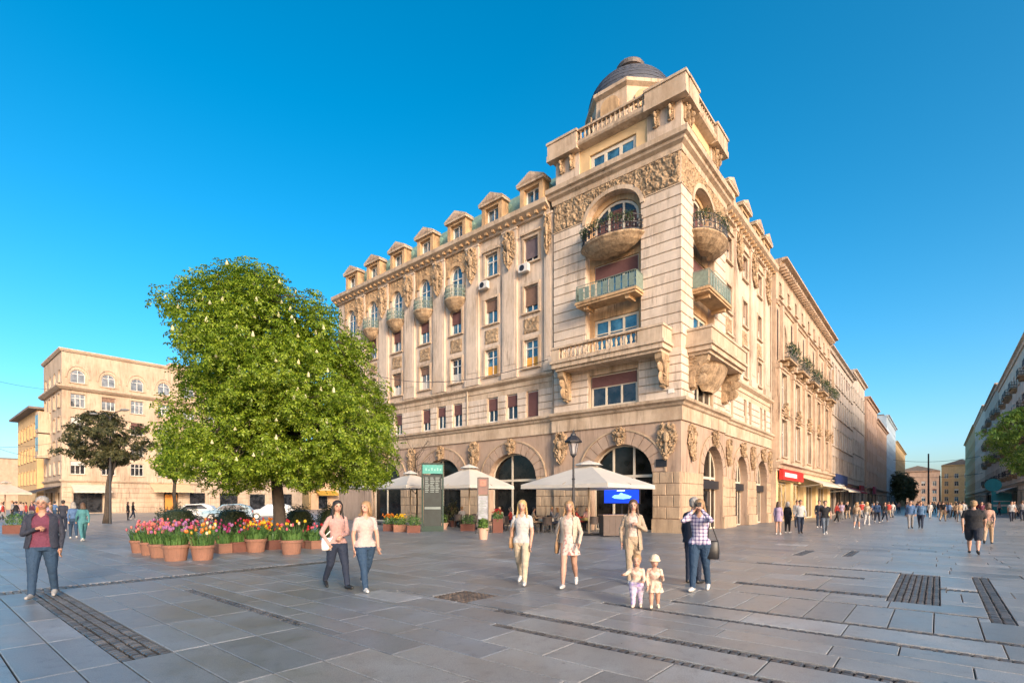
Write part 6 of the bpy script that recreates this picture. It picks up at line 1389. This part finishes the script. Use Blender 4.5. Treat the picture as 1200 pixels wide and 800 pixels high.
x, y = at(612,684); p3 = person('blonde woman in white top and cream trousers with a tan bag', x, y, R_(-10), 1.71, 'walk2', WHITE, CREAMC, None, SKIN, 'blonde', .8, .3, 1., 'f', 1.05, over=dict(la=-14,le=10,lb=18,ra=6), fem_top=.50)
q = p3['M'] @ Vector((-.22,.02,.72)); bag('tan shoulder bag carried by the blonde woman in cream trousers', q, .2, .22, .08, BAGT, p3['shoulder'][0]+Vector((0,0,.02)), R_(60))
x, y = at(667,687); p4 = person('woman in cream cardigan and short floral skirt with bare legs', x, y, R_(-8), 1.71, 'walk', FLOR2, FLOR, None, SKIN, 'fair', .6, 1., 0., over=dict(la=-16,le=10,lb=20,ra=10,re=30,rb=18), skirt=(FLOR,.385,1.05), coat=cloth('cardigan',(.43,.35,.275)), coatlen=.52, headturn=6)
q = p4['M'] @ Vector((-.25,.02,.64)); bag('brown handbag held by the woman in floral skirt', q, .16, .24, .08, BAGT, p4['shoulder'][0], R_(70))
x, y = at(742,683); p5 = person('woman in beige cardigan and beige trousers behind the two toddlers', x, y, R_(4), 1.70, 'stroll', FLOR2, BEIGE, None, SKIN, 'brown', .75, 1., 1., over=dict(rh=(.035,-.11,.70),la=-10,le=12,lb=20), coat=cloth('sand',(.37,.28,.20)), coatlen=.40, headturn=-6)
x, y = at(746,711); person('toddler in white top and lilac trousers, left of the two small children', x, y, R_(-4), .84, 'tod', CREAMD, LILF, cloth('nude_shoe',(.62,.48,.4)), SKIN, 'fair', 0, 1., 1., 'f', 1.12, over=dict(la=62,le=30,lb=30,li=-10), child=True)
x, y = at(767,712); person('toddler in cream dress and knitted hat, right of the two small children', x, y, R_(2), .84, 'tod', CREAMD, CREAMD, cloth('cream_shoe',(.66,.56,.42)), SKIN, 'fair', 0, 1., 0., 'f', 1.12, over=dict(ra=30,re=80), child=True, hat=cloth('knit_cap',(.62,.50,.36)), skirt=(CREAMD,.30,1.35))
x, y = at(820,692); p6 = person('person in plaid shirt and blue jeans holding a camera to the face', x, y, R_(-12), 1.70, 'stroll', PLAID, JEAN, None, SKIN, 'fair', .25, 1., 1., 'f', 1.12, over=dict(lh=(-.045,-.115,.87),rh=(.05,-.115,.875)), fem_top=.51)
hcw = p6['M'] @ (p6['hc']+Vector((0,-.16,.02+p6['dz']))); o = thing('camera', 'small black camera raised by the person in plaid shirt', 'camera', hcw, R_(-12)); MB().box(-.065,.065,-.02,.03,-.04,.04).build('housing', IRON, o); MB().lathe([(.0,0),(.026,0),(.028,.05),(.0,.05)],14).build('lens', GL_D, o); o.children[-1].rotation_euler = (R_(90),0,0); o.children[-1].location = (0,-.02,0)
q = p6['M'] @ Vector((.22,.04,.60)); bag('black shoulder bag of the person in plaid shirt', q, .24, .34, .12, BAGB, p6['shoulder'][1]+Vector((0,0,.02)), R_(-12))
x, y = at(813,683); person('person in dark jacket mostly hidden behind the plaid shirt', x, y, R_(150), 1.74, 'stand', NAVYC, DJEAN, BSH, SKIN2, 'grey', 0, 1., 1., 'm', 1.0, coat=NAVYC)
x, y = at(1141,649); person('stout man in black t-shirt and black shorts walking away up the street', x, y, R_(178), 1.72, 'walk2', BLK, cloth('dark_shorts',(.02,.023,.035)), BSH, SKIN, 'fair', 0, .34, .5, 'm', 1.22)
x, y = at(1158,637); person('woman in dusty orange behind the stout man in black', x, y, R_(175), 1.66, 'walk', cloth('peach',(.5,.28,.2)), TAN, BSH, SKIN, 'brown', .3, .3, 1., detail=0)
# --- people outside the arched-window house
for px, py, rz, pose, top, bot, lab, kw in (
 (912,626,170,'stand',LILAC,TAN,'woman in lilac blouse standing by the corner shop',dict(legs=0.,skirt=(LILAC,.40,1.0),hair='brown')),
 (923,624,150,'stand',BLK,BLK,'person in long dark clothes beside the lilac blouse',dict(hair='grey')),
 (938,625,10,'stroll',WHITE,DJEAN,'man in white shirt and dark jeans outside the red shop sign',dict(sex='m',hair='black')),
 (934,618,20,'stand',GREYC,DJEAN,'man half hidden behind the white shirt',dict(sex='m',hair='black')),
 (967,626,8,'walk',BLK,cloth('grey_jean',(.09,.11,.14)),'man in black t-shirt and grey jeans coming out of the street',dict(sex='m',hair='brown',sleeve=.3)),
 (960,618,0,'stand',NAVYC,DJEAN,'dark-clad man behind the black t-shirt',dict(sex='m',hair='black')),
 (981,612,60,'stroll',REDC,BLK,'person in dark red by the awning',dict()),
 (1004,619,172,'walk',TAN,GREYC,'woman in brown top and grey shorts walking away',dict(legs=.5,hair='fair')),
 (1016,615,165,'stroll',CREAMC,WHITE,'woman in cream top and white trousers in the street',dict(hair='blonde')),
 (1028,612,170,'walk',BLUEC,NAVYC,'person in pale blue top walking up the street',dict(sex='m',hair='grey')),
 (1037,611,20,'walk2',BLK,DJEAN,'person in black left of the two blue jackets',dict()),
 (1067,619,5,'stroll',BLUEC,GREYC,'left one of the two people in blue denim jackets',dict(sex='m',hair='black')),
 (1079,619,-5,'walk2',cloth('denim_jacket',(.075,.14,.24)),DJEAN,'right one of the two people in blue denim jackets',dict(sex='m',hair='brown')),
 (1090,607,10,'stroll',WHITE,WHITE,'person in white right of the blue jackets',dict()),
 (1101,606,170,'walk',NAVYC,GREYC,'dark jacketed person left of the far poles',dict(sex='m')),
 (1112,607,175,'walk2',BLUEC,JEAN,'person in blue at the right of the far poles',dict()),
 (1121,609,180,'walk',TAN,BLK,'person in brown close to the stout man',dict(hair='black')),
 (1129,610,170,'stroll',WHITE,GREYC,'pale-shirted person just left of the stout man',dict(sex='m',hair='black')),
 (1187,606,100,'sit',cloth('purple',(.16,.08,.16)),DJEAN,'person in purple sitting by the turquoise panel',dict()),
 (1171,604,60,'stroll',PALEP,DJEAN,'person in pink in front of the dark shop',dict()),
 (97,634,190,'walk',TEALC,TEALC,'woman with patterned scarf and teal trousers walking away at the left',dict(hair='brown')),
 (86,631,185,'walk2',BLUEC,JEAN,'person in blue jacket beside the teal trousers',dict(hair='grey')),
 (74,622,170,'stroll',NAVYC,DJEAN,'person in navy behind the man in the jacket',dict(sex='m',hair='black')),
 (150,609,60,'stand',BLK,BLK,'left one of two people in black by the orange door',dict()),
 (156,608,80,'stroll',BLK,DJEAN,'right one of two people in black by the orange door',dict()),
 (47,617,20,'stand',ORGC,BLK,'person in bright orange at the left edge',dict(hair='black'))):
    x, y = at(px, py); a = dict(hair='brown', hairlen=0, sleeve=1., legs=1., sex='f'); a.update(kw)
    hl = .5 if a['sex'] == 'f' else 0; a['hairlen'] = hl
    person(lab, x, y, R_(rz), (1.76 if a['sex'] == 'm' else 1.67), pose, top, bot, BSH if random.random() < .5 else None, SKIN if random.random() < .6 else SKIN2, detail=0, group='passers-by', z=(.45-.515*1.67+.05) if pose == 'sit' else 0, **a)
# --- far crowd
rd = random.Random(21); PALC = [BLK,NAVYC,WHITE,GREYC,BLUEC,REDC,TAN,CREAMC,LILAC,PINK,MAROON]
CN = ['black','navy','white','grey','blue','red','tan','cream','lilac','pink','maroon']; BN = ['blue jeans','dark jeans','black trousers','grey trousers','beige trousers']; SEEN = {}
def unique(lab):
    SEEN[lab] = SEEN.get(lab,0)+1; n = SEEN[lab]; return lab if n == 1 else lab.replace('pedestrian','pedestrian, '+('farther','farthest','hindmost')[min(n-2,2)]+',')
for k in range(62):
    ci = rd.randrange(11); bi = rd.randrange(5); HW_ = rd.choice((0,1))
    s_ = 30+95*rd.random()**1.4; t_ = rd.uniform(-16.5,-2.2); p = st(s_, t_); sx = rd.choice('mf')
    person(unique('distant pedestrian in %s top and %s %s, %s side of the far street' % (CN[ci],BN[bi],('coming','going')[HW_],'left' if t_ > -9 else 'right')), p.x, p.y, R_(180*HW_+rd.uniform(-25,25)), rd.uniform(1.6,1.82), rd.choice(('walk','walk2','stroll')), PALC[ci], (JEAN,DJEAN,BLK,GREYC,BEIGE)[bi], BSH, SKIN, rd.choice(('black','brown','fair')), 0, rd.choice((1.,.3)), 1., sx, detail=0, group='crowd far up the street')
for k in range(22):
    ci = k % 11; bi = (k*3) % 4; px = rd.uniform(0,66); py = rd.uniform(603,613); x, y = at(px, py)
    person(unique('distant pedestrian in %s top and %s in the crowd below the ochre house' % (CN[ci],BN[bi])), x, y, R_(rd.uniform(0,360)), rd.uniform(1.6,1.82), rd.choice(('walk','walk2','stand')), PALC[ci], (JEAN,DJEAN,BLK,GREYC)[bi], BSH, SKIN, rd.choice(('black','brown','fair')), 0, 1., 1., rd.choice('mf'), detail=0, group='crowd below the ochre house')
for k, (tx, ty) in enumerate(tabs):
    a = rd.choice((rd.uniform(-.1,.4),rd.uniform(2.8,3.3),1.6)); xx, yy = tx+.66*math.cos(a), ty+.66*math.sin(a)
    person('guest in %s seated at the table %s' % (('black','white','red','beige','grey','pink','blue','maroon')[k % 8], where[k]), xx, yy, a-math.pi/2, 1.68, 'sit', (BLK,WHITE,REDC,BEIGE,GREYC,PINK,BLUEC,MAROON)[k % 8], DJEAN, BSH, SKIN, rd.choice(('black','brown','fair')), .4, 1., 1., detail=0, group='cafe guests', z=.46-.515*1.68+.09)
for k, (tx, ty) in enumerate(tabs):
    a = 4.7+rd.uniform(-.4,.4) if k % 3 == 0 else rd.choice((0.,3.14,1.6))+rd.uniform(-.25,.25)
    person('second guest, in %s, at the table %s' % (('grey','navy','cream','black','tan','red','lilac')[k % 7], where[k]), tx+.7*math.cos(a), ty+.7*math.sin(a), a-math.pi/2, 1.7, 'sit', (GREYC,NAVYC,CREAMC,BLK,TAN,REDC,LILAC)[k % 7], BLK, BSH, SKIN2, rd.choice(('black','brown','fair')), 0, 1., 1., 'm', detail=0, group='cafe guests', z=.46-.515*1.7+.09)
finish_people()
